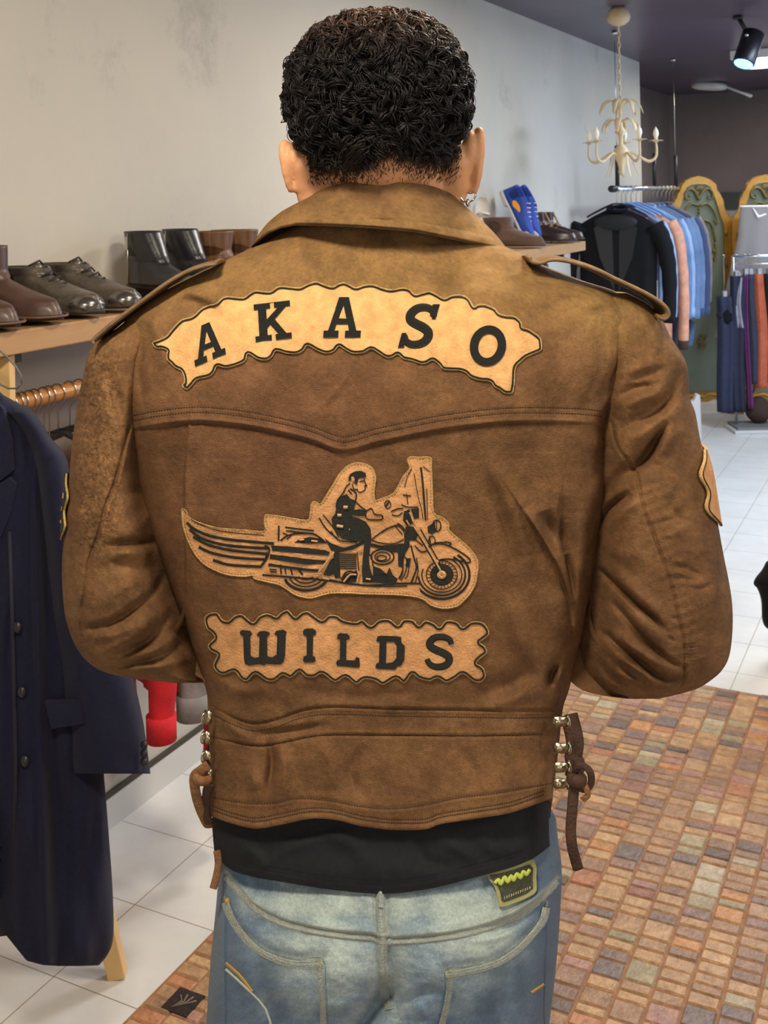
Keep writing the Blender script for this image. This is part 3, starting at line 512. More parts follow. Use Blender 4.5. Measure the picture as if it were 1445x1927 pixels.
for s in (-1, 1): obj('lace_applique', tube([(s*.12, -.035, -.01), (s*.09, -.05, -.07), (s*.04, -.058, -.05)], [.004, .012, .004], 8), mat('white_band', (232, 230, 232), .6), t, local=True)
sb = onz(1440, 808, 0); ds = float((sb-CAM)@Fv)
t = empty('garment_stand', (float(sb[0]), float(sb[1]), 0), TH, 'low chrome stand on white base plate, hung with dark and orange trousers', 'stand')
m_chr = mat('bright_chrome', (220, 226, 236), .18, metal=1)
zr = 1.115
def L(x, z, y=0): return (x, y, z)
obj('base_plate', box((-.235, -.13, .0), (.35, .13, .02)), mat('white_lacquer', (200, 198, 196), .4), t, local=True, smooth=False, bevel=.004); obj('base_tray', box((-.21, -.11, .02), (.32, .11, .035)), mat('grey_tray', (120, 118, 112), .6), t, local=True, smooth=False)
for x in (-.185, .30): obj('post', tube([(x, 0, .035), (x, 0, zr)], .009, 10), m_chr, t, local=True); 
obj('crossbar', tube([(-.19, 0, zr), (.305, 0, zr)], .009, 10), m_chr, t, local=True); obj('lower_bar', tube([(-.185, 0, zr-.05), (.30, 0, zr-.05)], .004, 8), m_chr, t, local=True)
strips = [(-.245, .12, .86, .10, (38, 42, 66), 'navy trousers at the left end of the low stand'), (-.165, .12, .99, .09, (30, 34, 54), 'dark navy trousers hanging longest on the low stand'), (-.155, .66, .98, .05, (150, 148, 158), 'short pale grey scarf on the low stand'), (-.105, .14, 1.0, .03, (112, 46, 104), 'narrow magenta garment on the low stand'), (-.075, .30, 1.0, .07, (48, 48, 64), 'slate trousers on the low stand beside the magenta one'), (-.02, .27, 1.0, .075, (180, 88, 56), 'orange trousers on the low stand'), (.045, .3, 1.0, .07, (26, 26, 32), 'black trousers right of the orange ones'), (.10, .32, .98, .06, (150, 146, 148), 'pale striped garment at the frame edge on the low stand')]
for i, (x, z0, z1, w, c, lab) in enumerate(strips):
    p = sb+R0*x; s_ = empty('hanging_trousers' if 'trousers' in lab else 'hanging_garment', (float(p[0]), float(p[1]), z0), TH, lab, 'trousers' if 'trousers' in lab else 'garment', 'trousers and scarves on the low stand'); rows = []
    for k in np.linspace(0, 1, 20): q = w/2*(1.0+.25*math.sin(k*4+i)*.4+.15*k); rows.append(np.stack([q*np.cos(a)+.008*math.sin(k*5+i), (.030+.01*k)*np.sin(a)*(1+.2*np.sin(a*5+i)), np.full(n, (z1-z0)*(1-k))], 1))
    g = grid(np.array(rows), closev=True); g = (g[0], g[1]+[tuple(range(n))[::-1], tuple(range(19*n, 20*n))]); obj('cloth', g, col('stand_cloth_%s' % 'abcdefgh'[i], c), s_, local=True)
    obj('clip', box((-.012, -.02, z1-z0-.01), (.012, .02, z1-z0+.035)), mat('clip_metal', (210, 210, 216), .3, metal=.8), s_, local=True, smooth=False); obj('clip_hook', tube([(0, 0, z1-z0+.03), (0, 0, zr-z0-.012), (.008, 0, zr-z0+.004), (0, 0, zr-z0+.012), (-.008, 0, zr-z0+.004)], .003, 6), m_metal, s_, local=True)
    if 'striped' in lab: obj('stripes', join(*[tube([(w*.6*math.cos(q), .075*math.sin(q), (z1-z0)*f) for q in a], .003, 5, closed=True) for f in np.linspace(.05, .95, 22)]), mat('dark_stripe', (60, 56, 62), .8), s_, local=True)
bp = onz(1428, 806, 0); v, f = ball((0, 0, 0), (.085, .07, .085), 24, 16); v = v*(1+.05*vnoise(v[:, 0]*90, v[:, 2]*90))[:, None]
t = empty('fur_bag', (float(bp[0]), float(bp[1]), .12), TH, 'round dark brown fur bag hanging below the trousers on the low stand', 'bag'); obj('bag_body', (v+[0, 0, .0], f), m_fur, t, local=True); obj('bag_strap', tube([(-.05, 0, .07), (-.02, -.05, .2), (.0, -.05, .3)], .005, 6), m_fur, t, local=True)
kp = onz(1363, 700, 0); kq = W(1362, 640, ds); v, f = ball((0, 0, 0), (.05, .04, .06), 20, 14); v = v*(1+.12*vnoise(v[:, 0]*200, v[:, 2]*200))[:, None]
tag(obj('black_pompom', (v+W(1364, 596, ds), f), m_blk), 'fluffy black scarf bundle hooked on the left end of the low stand', 'scarf')
wp = onz(1311, 832, 0); t = empty('white_side_panel', (float(wp[0]), float(wp[1]), 0), 0, 'small white upright panel with rounded top standing on the tiles behind the sleeve', 'panel')
obj('panel_board', xf(plate([[(-.16, 0), (.028, 0), (.028, .26), (.022, .285), (.008, .292), (-.01, .26), (-.06, .235), (-.16, .235)]], .03), rotz(TH, wp.tolist())), mat('white_lacquer', (200, 198, 196), .4), t, smooth=False, bevel=.004)
obj('panel_foot', xf(box((-.14, -.04, 0), (-.10, .07, .02)), rotz(TH, wp.tolist())), mat('white_lacquer', (200, 198, 196), .4), t, smooth=False)
# black sleeve poking in at the right
q = W(1450, 1130, 3.6); t = empty('black_coat', (float(q[0]), float(q[1]), float(q[2])), 0, 'black coat sleeve entering at the right edge above the white tiles', 'coat')
CB = [(1060,1440,1600),(1075,1432,1600),(1090,1420,1600),(1100,1418,1600),(1108,1425,1600),(1130,1432,1600),(1165,1434,1600),(1180,1440,1600),(1186,1450,1600)]
obj('coat_sleeve', screen_tube(CB, 3.6, 3.52, 3.68, (1060, 1186, 40), 60, 20), m_blk, t)
obj('coat_body', screen_tube([(700,1500,1750),(900,1470,1780),(1200,1470,1790),(1500,1480,1790)], 3.7, 3.6, 3.8, (700, 1500, 60), 60, 20), m_blk, t)
# ================================================================ CHANDELIER
ch_p = onz(1163, 14, ZC); cx_, cy_ = float(ch_p[0]), float(ch_p[1]); m_iv = mat('ivory_painted_metal', (214, 196, 160), .5, var=.5, vscale=20, rgb2=(170, 140, 96))
dch = float((ch_p-CAM)@Fv); zz = lambda py: float(W(1165, py, dch)[2])
t = empty('chandelier', (cx_, cy_, ZC), 0, 'ivory metal chandelier with leaves and candle cups hanging from the dark ceiling', 'chandelier')
obj('ceiling_rose', lathe([(.0, ZC-.001), (.030, ZC-.001), (.050, ZC-.02), (.058, ZC-.045), (.052, ZC-.068), (.030, ZC-.085), (.008, ZC-.092), (0, ZC-.093)], (cx_, cy_, 0), 28), m_iv, t)
lk = []; z = ZC-.09; k = 0
while z > zz(185):
    d_ = np.array([1, 0, 0]) if k % 2 else np.array([0, 1, 0]); lk.append(tube([np.array([cx_, cy_, z-.014])+d_*.006*math.cos(q)+Uv*.017*math.sin(q) for q in np.linspace(0, 2*np.pi, 12, endpoint=False)], .0026, 6, closed=True)); z -= .026; k += 1
obj('chain', join(*lk), m_iv, t)
z1, z2 = zz(185), zz(330)
obj('stem', lathe([(.004, z1), (.009, z1-.03), (.007, z1-.1), (.012, z1-.14), (.03, z1-.165), (.012, z1-.18), (.010, z1-.22), (.035, z1-.25), (.040, z1-.275), (.02, z1-.31), (.012, z1-.34), (.016, z2+.015), (.006, z2)], (cx_, cy_, 0), 20), m_iv, t)
def leaf(pts, w): p = smooth_path(pts, 5); k = np.linspace(0, 1, len(p)); return tube(p, w*np.sin(np.pi*np.clip(k*.92+.06, 0, 1))**.8+.0012, 8, flat=.25)
lv = []
for k in range(7):
    a = k*2*np.pi/7+.2; d_ = np.array([math.cos(a), math.sin(a), 0]); b = np.array([cx_, cy_, z1-.06]); lv.append([b, b+d_*.04+Uv*.05, b+d_*.085+Uv*.035, b+d_*.11-Uv*.02])
for k in range(6):
    a = k*2*np.pi/6+.6; d_ = np.array([math.cos(a), math.sin(a), 0]); b = np.array([cx_, cy_, z1-.12]); lv.append([b, b+d_*.05+Uv*.02, b+d_*.085-Uv*.01, b+d_*.095-Uv*.05])
for p in lv: obj('leaf', leaf(p, .014), m_iv, t)
for k in range(5):
    a = k*2*np.pi/5+TH; d_ = np.array([math.cos(a), math.sin(a), 0]); b = np.array([cx_, cy_, z2]); obj('drooping_leaf', leaf([b+Uv*.09+d_*.015, b+Uv*.10+d_*.05, b+Uv*.05+d_*.06, b-Uv*.01+d_*.085], .006), m_iv, t)
for k in range(5):
    a = k*2*np.pi/5+TH; d_ = np.array([math.cos(a), math.sin(a), 0]); b = np.array([cx_, cy_, zz(300)]); e = b+d_*.17+Uv*.085
    am = obj('arm', tube(smooth_path([b+d_*.02, b+d_*.05+Uv*.03, b+d_*.09+Uv*.01, b+d_*.135-Uv*.012, b+d_*.17+Uv*.015, e], 7), np.interp(np.linspace(0, 1, 36), [0, .6, 1], [.004, .008, .0045]), 8), m_iv, t)
    pc_ = [leaf([e-Uv*.006, e+np.array([math.cos(q), math.sin(q), 0])*.018+Uv*.004, e+np.array([math.cos(q), math.sin(q), 0])*.036+Uv*.002], .007) for q in np.linspace(0, 2*np.pi, 6, endpoint=False)]
    obj('drip_cup', join(lathe([(.004, -.008), (.016, 0), (.012, .006), (.009, .008)], e, 14), *pc_), m_iv, am); obj('candle_bulb', lathe([(.008, .004), (.009, .02), (.014, .032), (.012, .048), (.005, .062), (.001, .07)], e, 14), mat('milky_bulb', (236, 228, 206), .3), am)
# ================================================================ CEILING FITTINGS
sp_ = onz(1388, 30, ZC); t = empty('spotlight', (float(sp_[0]), float(sp_[1]), ZC), 0, 'black cylindrical ceiling spotlight with cool blue lens', 'spotlight')
ds_ = float((sp_-CAM)@Fv); e0 = W(1418, 62, ds_); e1 = W(1399, 120, ds_-.05); ax = e1-e0
m_bm = mat('black_metal', (22, 22, 26), .4)
obj('bracket', join(tube([sp_-Uv*.001, W(1400, 52, ds_), W(1410, 70, ds_)], .012, 8), ball(sp_-Uv*.01, (.03, .03, .012), 14, 8)), m_bm, t)
obj('lamp_body', tube([e0, e0+ax*.02, e0+ax*.98, e1], [.045, .056, .056, .054], 28), m_bm, t); obj('lens', tube([e1-ax*.01, e1+ax*.02], .047, 24), mat('cool_lens', (120, 190, 255), .3, emit=3.5), t)
obj('side_screw', ball(W(1405, 66, ds_-.06), .010, 10, 7), m_metal, t)
lp = onz(1436, 118, ZC-.06); t = empty('light_panel', (float(lp[0]), float(lp[1]), ZC), 0, 'bright white ceiling light panel at the right edge below the ceiling', 'light')
obj('housing', box((lp[0]-.16, lp[1]-.32, ZC-.06), (lp[0]+.9, lp[1]+.32, ZC-.002)), mat('white_housing', (210, 208, 204), .5), t, smooth=False, bevel=.005); obj('diffuser', box((lp[0]-.13, lp[1]-.30, ZC-.066), (lp[0]+.87, lp[1]+.30, ZC-.058)), mat('lit_diffuser', (255, 250, 240), .5, emit=9), t, smooth=False)
for i, x in enumerate((lp[0]-.1, lp[0]+.2)): obj('hanger_bar', tube([(x, lp[1], ZC-.06), (x+.02, lp[1]-.3, ZC-.01)], .008, 6), mat('white_housing', (210, 208, 204), .5), t)
fa = W(1334, 162, 9.35); t = empty('ceiling_fixture', (float(fa[0]), float(fa[1]), ZC), TH, 'white rounded ceiling fixture with thin arm near the dark back wall', 'fixture')
v, f = ball((0, 0, 0), 1, 30, 18); v = np.sign(v)*np.abs(v)**.7*[.145, .10, .036]; obj('fixture_body', (v@np.array(Matrix.Rotation(.10, 3, 'Y')).T+fa, f), mat('white_housing', (210, 208, 204), .5), t)
obj('mount', tube([fa+Uv*.02, [fa[0], fa[1], ZC]], .05, 16), m_bm, t); ea = W(1365, 163, 9.3); eb = W(1400, 176, 9.3); ec = W(1411, 180, 9.3)
obj('fixture_arm', tube([ea, eb, ec], [.012, .010, .016], 10), mat('white_housing', (210, 208, 204), .5), t); obj('arm_tip', ball(ec, (.022, .02, .016), 12, 8), mat('white_housing', (210, 208, 204), .5), t)
# ================================================================ PERSON: shapes drawn in the plane of the back, each with its own depth
def ip(t, tab, k=1): a = np.array(tab, float); return np.interp(t, a[:, 0], a[:, k])
def pdist(px, py, path):
    best = np.full(px.shape, 1e9); sg = np.zeros(px.shape); sp = np.zeros(px.shape)
    L = np.concatenate([[0], np.cumsum(np.hypot(*np.diff(path, axis=0).T))]); tot = L[-1]
    for k in range(len(path)-1):
        ax, ay = path[k]; dx, dy = path[k+1]-path[k]; l2 = dx*dx+dy*dy+1e-9
        t = np.clip(((px-ax)*dx+(py-ay)*dy)/l2, 0, 1); ex = px-ax-t*dx; ey = py-ay-t*dy; d = np.hypot(ex, ey)
        m = d < best; best[m] = d[m]; sp[m] = ((L[k]+t*math.sqrt(l2))/tot)[m]; sg[m] = np.sign(ex*dy-ey*dx)[m]
    return best, sg, sp
def sculpt(px, py, strokes):
    h = np.zeros(px.shape); fx = px.ravel(); fy = py.ravel(); hh = h.ravel()
    for s in strokes:
        p = smooth_path(s[0], 5); w = s[1]; a = s[2]; kind = s[3] if len(s) > 3 else 'g'; R = w*4 if kind == 'g' else (s[4] if len(s) > 4 else 30)*3.5
        m = (fx > p[:, 0].min()-R) & (fx < p[:, 0].max()+R) & (fy > p[:, 1].min()-R) & (fy < p[:, 1].max()+R)
        if not m.any(): continue
        d, sg, sp = pdist(fx[m], fy[m], p); tp = np.clip(np.sin(np.pi*np.clip(sp, .02, .98)), 0, 1)**.6
        if kind == 'g': hh[m] += a*np.exp(-(d/w)**2/2)*tp
        elif kind == 'G': hh[m] += a*np.exp(-(d/w)**2/2)
        elif kind in 's': sd = d*sg; hh[m] += a*sstep(-w, w, sd)*np.exp(-np.maximum(sd, 0)/s[4])*tp   # '+' side: left of the drawn direction (image y down)
        elif kind == 'S': sd = d*sg; hh[m] += a*sstep(-w, w, sd)*np.exp(-np.maximum(sd, 0)/s[4])
    return hh.reshape(h.shape)
# ---------------- torso tables: py, xl, xr, back depth, exponent
TT = [(395,590,850,1.125,2.0),(425,550,890,1.108,2.1),(455,500,935,1.098,2.2),(470,466,964,1.092,2.4),(485,435,1000,1.088,2.5),(500,402,1024,1.084,2.6),(515,370,1062,1.079,2.7),
 (530,340,1102,1.075,2.8),(545,312,1150,1.070,2.9),(560,286,1176,1.066,3),(580,256,1200,1.061,3.1),(600,236,1213,1.057,3.3),(640,224,1208,1.051,3.5),(700,220,1190,1.045,3.8),(750,226,1163,1.042,3.8),
 (800,238,1141,1.041,3.6),(850,248,1143,1.042,3.2),(900,256,1142,1.044,3),(935,263,1140,1.046,2.9),(1000,283,1130,1.050,2.8),(1060,304,1121,1.054,2.7),(1140,334,1106,1.060,2.7),(1190,352,1097,1.064,2.6),
 (1250,372,1082,1.070,2.6),(1300,388,1070,1.074,2.6),(1335,391,1059,1.078,2.6),(1400,393,1052,1.076,2.6),(1470,394,1045,1.072,2.6),(1530,393,1041,1.067,2.6),(1570,395,1040,1.064,2.6)]
TDC = 1.165
YOKE = smooth_path([(225,812),(260,807),(300,800),(371,793),(454,800),(537,816),(592,831),(645,849),(703,835),(758,823),(841,807),(952,795),(1060,795),(1120,799),(1150,806)], 6)
def yoke(px): return np.interp(px, YOKE[:, 0], YOKE[:, 1])
HEM = smooth_path([(385,1530),(410,1541),(440,1551),(480,1559),(530,1551),(580,1541),(630,1543),(680,1555),(740,1562),(800,1561),(830,1551),(900,1540),(960,1530),(1010,1513),(1045,1500)], 6)
def hem(px): return np.interp(px, HEM[:, 0], HEM[:, 1])
BELT1 = [(385,1322),(415,1338),(450,1354),(480,1361),(520,1354),(560,1339),(600,1331),(650,1330),(720,1333),(850,1335),(960,1337),(1062,1336)]
BELT2 = [(385,1383),(430,1394),(470,1402),(500,1403),(540,1396),(590,1386),(640,1383),(760,1384),(900,1385),(1018,1382)]
BELT3 = [(398,1500),(450,1510),(510,1512),(560,1503),(620,1507),(680,1518),(740,1522),(800,1515),(860,1502),(940,1492),(1018,1478),(1058,1470)]
TS = [ # strokes on the torso: path, width px, height m (+ towards the viewer), kind, falloff
 (BELT1,2.2,.0035,'S',45),(BELT1,1.8,-.0030,'G'),([(x,y+5) for x,y in BELT1],2.2,.0014,'G'),(BELT2,1.8,-.0030,'G'),([(x,y-4) for x,y in BELT2],2.5,.001,'G'),(BELT3,2.0,-.0016,'G'),
 ([(x,y+4) for x,y in BELT3],3,.0008,'G'),([(1018,1384),(1020,1430),(1018,1478)],1.8,-.0016,'G'),
 ([(352,835),(347,900),(348,1000),(349,1100),(352,1170),(358,1215)],3,.011,'S',34),
 ([(338,835),(330,900),(333,980)],12,-.006,'g'),([(290,830),(300,900),(320,990),(340,1080)],14,.003,'g'),([(400,860),(395,940),(402,1010)],18,.003,'g'),
 ([(372,850),(365,900),(362,960)],10,-.003,'g'),
 ([(905,868),(918,905),(934,942),(956,1003),(966,1050),(973,1100)],9,-.006,'g'),([(930,870),(950,930),(975,990),(990,1050)],14,.003,'g'),
 ([(980,955),(1010,1000),(1034,1040),(1060,1090),(1076,1150),(1083,1200)],5,.013,'s',30),
 ([(1056,928),(1050,985),(1056,1030),(1070,1080),(1082,1130)],5,-.007,'s',26),
 ([(1020,960),(1035,1000),(1050,1050)],12,-.008,'g'),([(1095,960),(1098,1060),(1088,1150)],11,.006,'g'),([(1060,1040),(1074,1100),(1082,1180)],7,-.011,'g'),
 ([(1035,1295),(1038,1270),(1050,1245)],6,-.008,'g'),([(1065,1292),(1072,1270),(1082,1258)],4,-.006,'g'),([(1050,1290),(1058,1262)],5,.004,'g'),
 ([(890,1308),(960,1285),(1010,1250)],14,-.004,'g'),([(930,1330),(1000,1300)],10,.003,'g'),
 ([(225,690),(232,740),(236,800)],9,-.009,'g'),([(205,660),(208,720),(215,800)],11,.004,'g'),
 ([(300,560),(340,545),(390,560),(430,580)],9,.004,'g'),([(310,600),(350,570),(400,580)],9,-.003,'g'),([(250,620),(280,600),(300,640),(310,700)],10,.003,'g'),
 ([(268,650),(262,700),(268,760)],6,-.003,'g'),
 ([(1170,690),(1130,740),(1090,790)],16,-.005,'g'),([(1150,650),(1145,700),(1110,760)],8,.003,'g'),([(1190,600),(1175,660),(1150,715)],4,-.0025,'G'),([(1205,600),(1190,665),(1160,725),(1142,770)],5,.002,'G'),
 ([(960,520),(1010,505),(1040,520)],5,.003,'g'),([(1100,560),(1070,545),(1040,555)],10,.003,'g'),([(1090,580),(1130,570),(1170,585)],9,.003,'g'),
 ([(640,848),(645,790),(650,700)],10,.0015,'g'),([(600,770),(640,725),(660,690)],5,.0012,'g'),
 ([(505,1390),(512,1430),(505,1490)],6,-.004,'g'),([(525,1400),(535,1450),(530,1500)],9,.003,'g'),([(600,1400),(625,1440),(620,1490)],9,.002,'g'),([(395,1330),(440,1375),(480,1395)],8,.003,'g'),
 ([(690,1400),(660,1450),(680,1500)],8,-.002,'g'),([(470,1440),(480,1490)],10,.003,'g'),([(860,1410),(890,1450),(880,1490)],8,-.0015,'g'),
 ([(480,1372),(550,1362),(620,1352)],6,.002,'g'),([(490,1382),(560,1372),(600,1366)],3,-.0015,'g'),
 ([(380,1270),(450,1300),(520,1290)],9,.002,'g'),([(560,1300),(680,1310),(800,1300)],10,-.002,'g'),([(960,1130),(980,1200),(1000,1250)],12,.003,'g'),
 ([(375,1180),(372,1230),(384,1290)],6,.005,'g'),([(362,1240),(372,1280),(388,1310)],4,-.005,'g'),
]
def torso_depth(px, py, detail=True):
    px = np.asarray(px, float); py = np.asarray(py, float)
    xl = sip(py, TT, 1); xr = sip(py, TT, 2); db = sip(py, TT, 3); n = ip(py, TT, 4)*1.35; c = (xl+xr)/2; w = (xr-xl)/2
    t = np.clip(np.abs((px-c)/w), 0, 1); d = TDC-(TDC-db)*(1-t**n)**(1/n)
    edge = np.clip((1-t)*8, 0, 1)
    # spine furrow and shoulder blades
    d += .006*np.exp(-((px-690)/50)**2)*sstep(650, 820, py)*(1-sstep(1250, 1350, py)) - .004*np.exp(-((px-470)/110)**2-((py-720)/130)**2) - .004*np.exp(-((px-930)/110)**2-((py-720)/130)**2)
    if detail:
        yk = yoke(px); m = (py < 1000)
        h = .0042*sstep(1.2, -1.2, py-yk) + .0014*np.exp(-((py-yk+4)/3)**2) - .0022*np.exp(-((py-yk-3)/3)**2) - .0006*np.exp(-((py-yk+17)/1.6)**2) - .0006*np.exp(-((py-yk+27)/1.6)**2)
        hm = hem(px); h += .0012*np.exp(-((py-hm+5)/3.5)**2) - .0006*np.exp(-((py-hm+13)/1.7)**2)-.0006*np.exp(-((py-hm+20)/1.7)**2)
        h += .0034*np.sin(px/47+1)*sstep(1400, 1550, py)
        h += .0020*vnoise(px/75+3, py/95+9)+.0010*vnoise(px/31, py/37+30)+.00035*vnoise(px/9, py/9)
        # puckered seam bands
        h += .0004*np.sin(px/3.4)*np.exp(-((py-yk+22)/7)**2)
        h += sculpt(px, py, TS[:14])+sculpt(px, py, TS[14:])*2.4
        d -= h*edge
    return d
m_jacket = mat('brown_suede', (126, 84, 46), .82, bump=.5, bscale=900, var=.30, vscale=28, attr='Col', spec=.22, detail=12)
m_jedge = mat('leather_edge', (116, 92, 64), .7, var=.3, vscale=60, bump=.3, bscale=200)
m_thread = mat('dark_thread', (44, 26, 14), .8)
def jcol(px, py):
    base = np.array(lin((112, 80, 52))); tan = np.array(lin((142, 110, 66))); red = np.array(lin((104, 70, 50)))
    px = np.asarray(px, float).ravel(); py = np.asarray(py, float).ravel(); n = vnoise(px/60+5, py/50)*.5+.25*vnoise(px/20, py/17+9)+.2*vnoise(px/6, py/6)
    t = np.clip(np.exp(-((py-520)/90)**2)*.9+np.exp(-((px-1140)/70)**2-((py-600)/70)**2)*.5+np.exp(-((px-200)/50)**2)*.15+.35*n, 0, 1)  # tan towards the shoulders: wear, with warm light from above painted in
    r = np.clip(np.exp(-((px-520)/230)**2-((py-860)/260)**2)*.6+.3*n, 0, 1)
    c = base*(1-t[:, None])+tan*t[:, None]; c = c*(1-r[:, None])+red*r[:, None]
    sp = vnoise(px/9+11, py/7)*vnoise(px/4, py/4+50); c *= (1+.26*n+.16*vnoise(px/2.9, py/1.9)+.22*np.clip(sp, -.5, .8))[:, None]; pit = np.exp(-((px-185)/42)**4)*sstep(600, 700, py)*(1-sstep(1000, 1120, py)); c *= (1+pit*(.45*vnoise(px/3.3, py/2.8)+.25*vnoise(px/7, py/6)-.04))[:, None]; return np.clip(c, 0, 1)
PC = onz(716, 1900, 0); gl = CAM+1.17*Fv - .0*R0
man = empty('person', (float(gl[0]), float(gl[1]), 0), TH, 'person seen from behind in brown suede biker jacket and blue jeans, short dark curls', 'person')
def body_tube(rows, backf, tab, frontd, dc, nb, nf, nfr=2.2):
    """closed tube of rows; back half follows backf(px,py), front half an ellipse"""
    P = []; PX = []; PY = []
    th = np.linspace(-np.pi/2, np.pi/2, nb); s = .55*np.linspace(-1, 1, nb)+.45*np.sin(th)
    tf = np.linspace(np.pi/2, 3*np.pi/2, nf+2)[1:-1]; sf = np.sin(tf)
    for py in rows:
        xl, xr = sip(py, tab, 1), sip(py, tab, 2); c = (xl+xr)/2; w = (xr-xl)/2
        P.append((py, c, w))
    P = np.array(P); py = np.repeat(P[:, :1], nb, 1); px = P[:, 1:2]+P[:, 2:3]*s[None]
    fpy = np.repeat(P[:, :1], nf, 1); u = sf[None]; frontd = ip(P[:, :1], frontd) if isinstance(frontd, list) else frontd; fd = dc+(frontd-dc)*(1-np.abs(u)**nfr)**(1/nfr); fpx = P[:, 1:2]+P[:, 2:3]*u*dc/fd*.995
    return px, py, fpx, CY+(fpy-CY)*dc/fd, fd
# ---- jacket body
rows = np.concatenate([np.arange(396, 1400, 2.7), np.arange(1400, 1548, 2.4), [1548]])
px, py, fpx, fpy, fd = body_tube(rows, None, TT, [(396,1.212),(460,1.24),(560,1.272),(750,1.298),(1300,1.292),(1548,1.286)], TDC, 480, 44)
k = sstep(1440, 1548, py); py = py+(hem(px)-1548)*k
bk = W(px, py, torso_depth(px, py)); fr = W(fpx, fpy, fd)
P = np.concatenate([bk, fr], 1); ins = P[-1:].copy(); cen = P[-1].mean(0); 
dirs = cen-ins; dirs[..., 2] = 0; dirs /= np.linalg.norm(dirs, axis=-1, keepdims=True); ins1 = ins+dirs*.0022-Uv*.0006; ins2 = ins+dirs*.016+Uv*.012
P = np.concatenate([P, ins1, ins2], 0)
apx = np.concatenate([px, fpx], 1); apy = np.concatenate([py, fpy], 1); apx = np.concatenate([apx, apx[-1:], apx[-1:]]); apy = np.concatenate([apy, apy[-1:], apy[-1:]])
g = grid(P, closev=True); top = tuple(range(P.shape[1]))
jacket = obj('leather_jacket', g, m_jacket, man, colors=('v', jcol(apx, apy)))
zy = np.linspace(440, 1500, 40); zd = ip(zy, [(396,1.212),(460,1.24),(560,1.272),(750,1.298),(1300,1.292),(1548,1.286)])+.001; zp = W(690+0*zy, CY+(zy-CY)*TDC/zd, zd)
obj('front_zip', tube(zp, .0035, 8, flat=.5), mat('zip_metal', (170, 164, 150), .35, metal=.9), jacket)
for s_ in (-1, 1):
    a_, b_, c_, e_ = zp[1], zp[12], zp[6]+R0*s_*.085-Fv*.004, zp[1]+R0*s_*.055-Fv*.006
    obj('lapel', (np.array([a_+Fv*.004, b_+Fv*.005, c_+Fv*.006, e_+Fv*.006, (a_+b_+c_+e_)/4+Fv*.010]), [(0, 1, 4), (1, 2, 4), (2, 3, 4), (3, 0, 4)]), m_jedge, jacket)
# ---- sleeves
SL = [(578,276,330,1.095),(603,240,330,1.082),(626,210,330,1.075),(646,180,330,1.071),(670,165,325,1.067),(700,158,320,1.065),(750,147,312,1.062),(800,140,305,1.060),(850,134,302,1.058),(900,130,305,1.056),(950,125,315,1.054),(1000,121,330,1.052),(1050,117,340,1.050),
 (1100,117,350,1.049),(1150,121,372,1.050),(1180,128,382,1.051),(1210,139,390,1.053),(1235,155,396,1.056),(1250,170,398,1.060),(1262,190,399,1.066),(1270,215,399,1.074),(1277,255,398,1.088),(1282,300,395,1.106),(1285,325,385,1.12)]
SR = [(552,1130,1180,1.105),(568,1120,1212,1.090),(588,1105,1236,1.080),(609,1095,1250,1.073),(634,1085,1262,1.069),(686,1075,1292,1.065),(745,1070,1297,1.063),(776,1070,1308,1.062),(828,1070,1318,1.060),(880,1070,1333,1.058),(930,1070,1342,1.056),(975,1070,1349,1.055),(1042,1070,1361,1.053),(1097,1068,1372,1.052),
 (1141,1066,1378,1.052),(1190,1062,1378,1.054),(1235,1060,1372,1.058),(1262,1062,1358,1.064),(1280,1072,1338,1.072),(1294,1088,1316,1.082),(1303,1108,1290,1.094),(1310,1140,1262,1.108),(1315,1180,1240,1.12)]
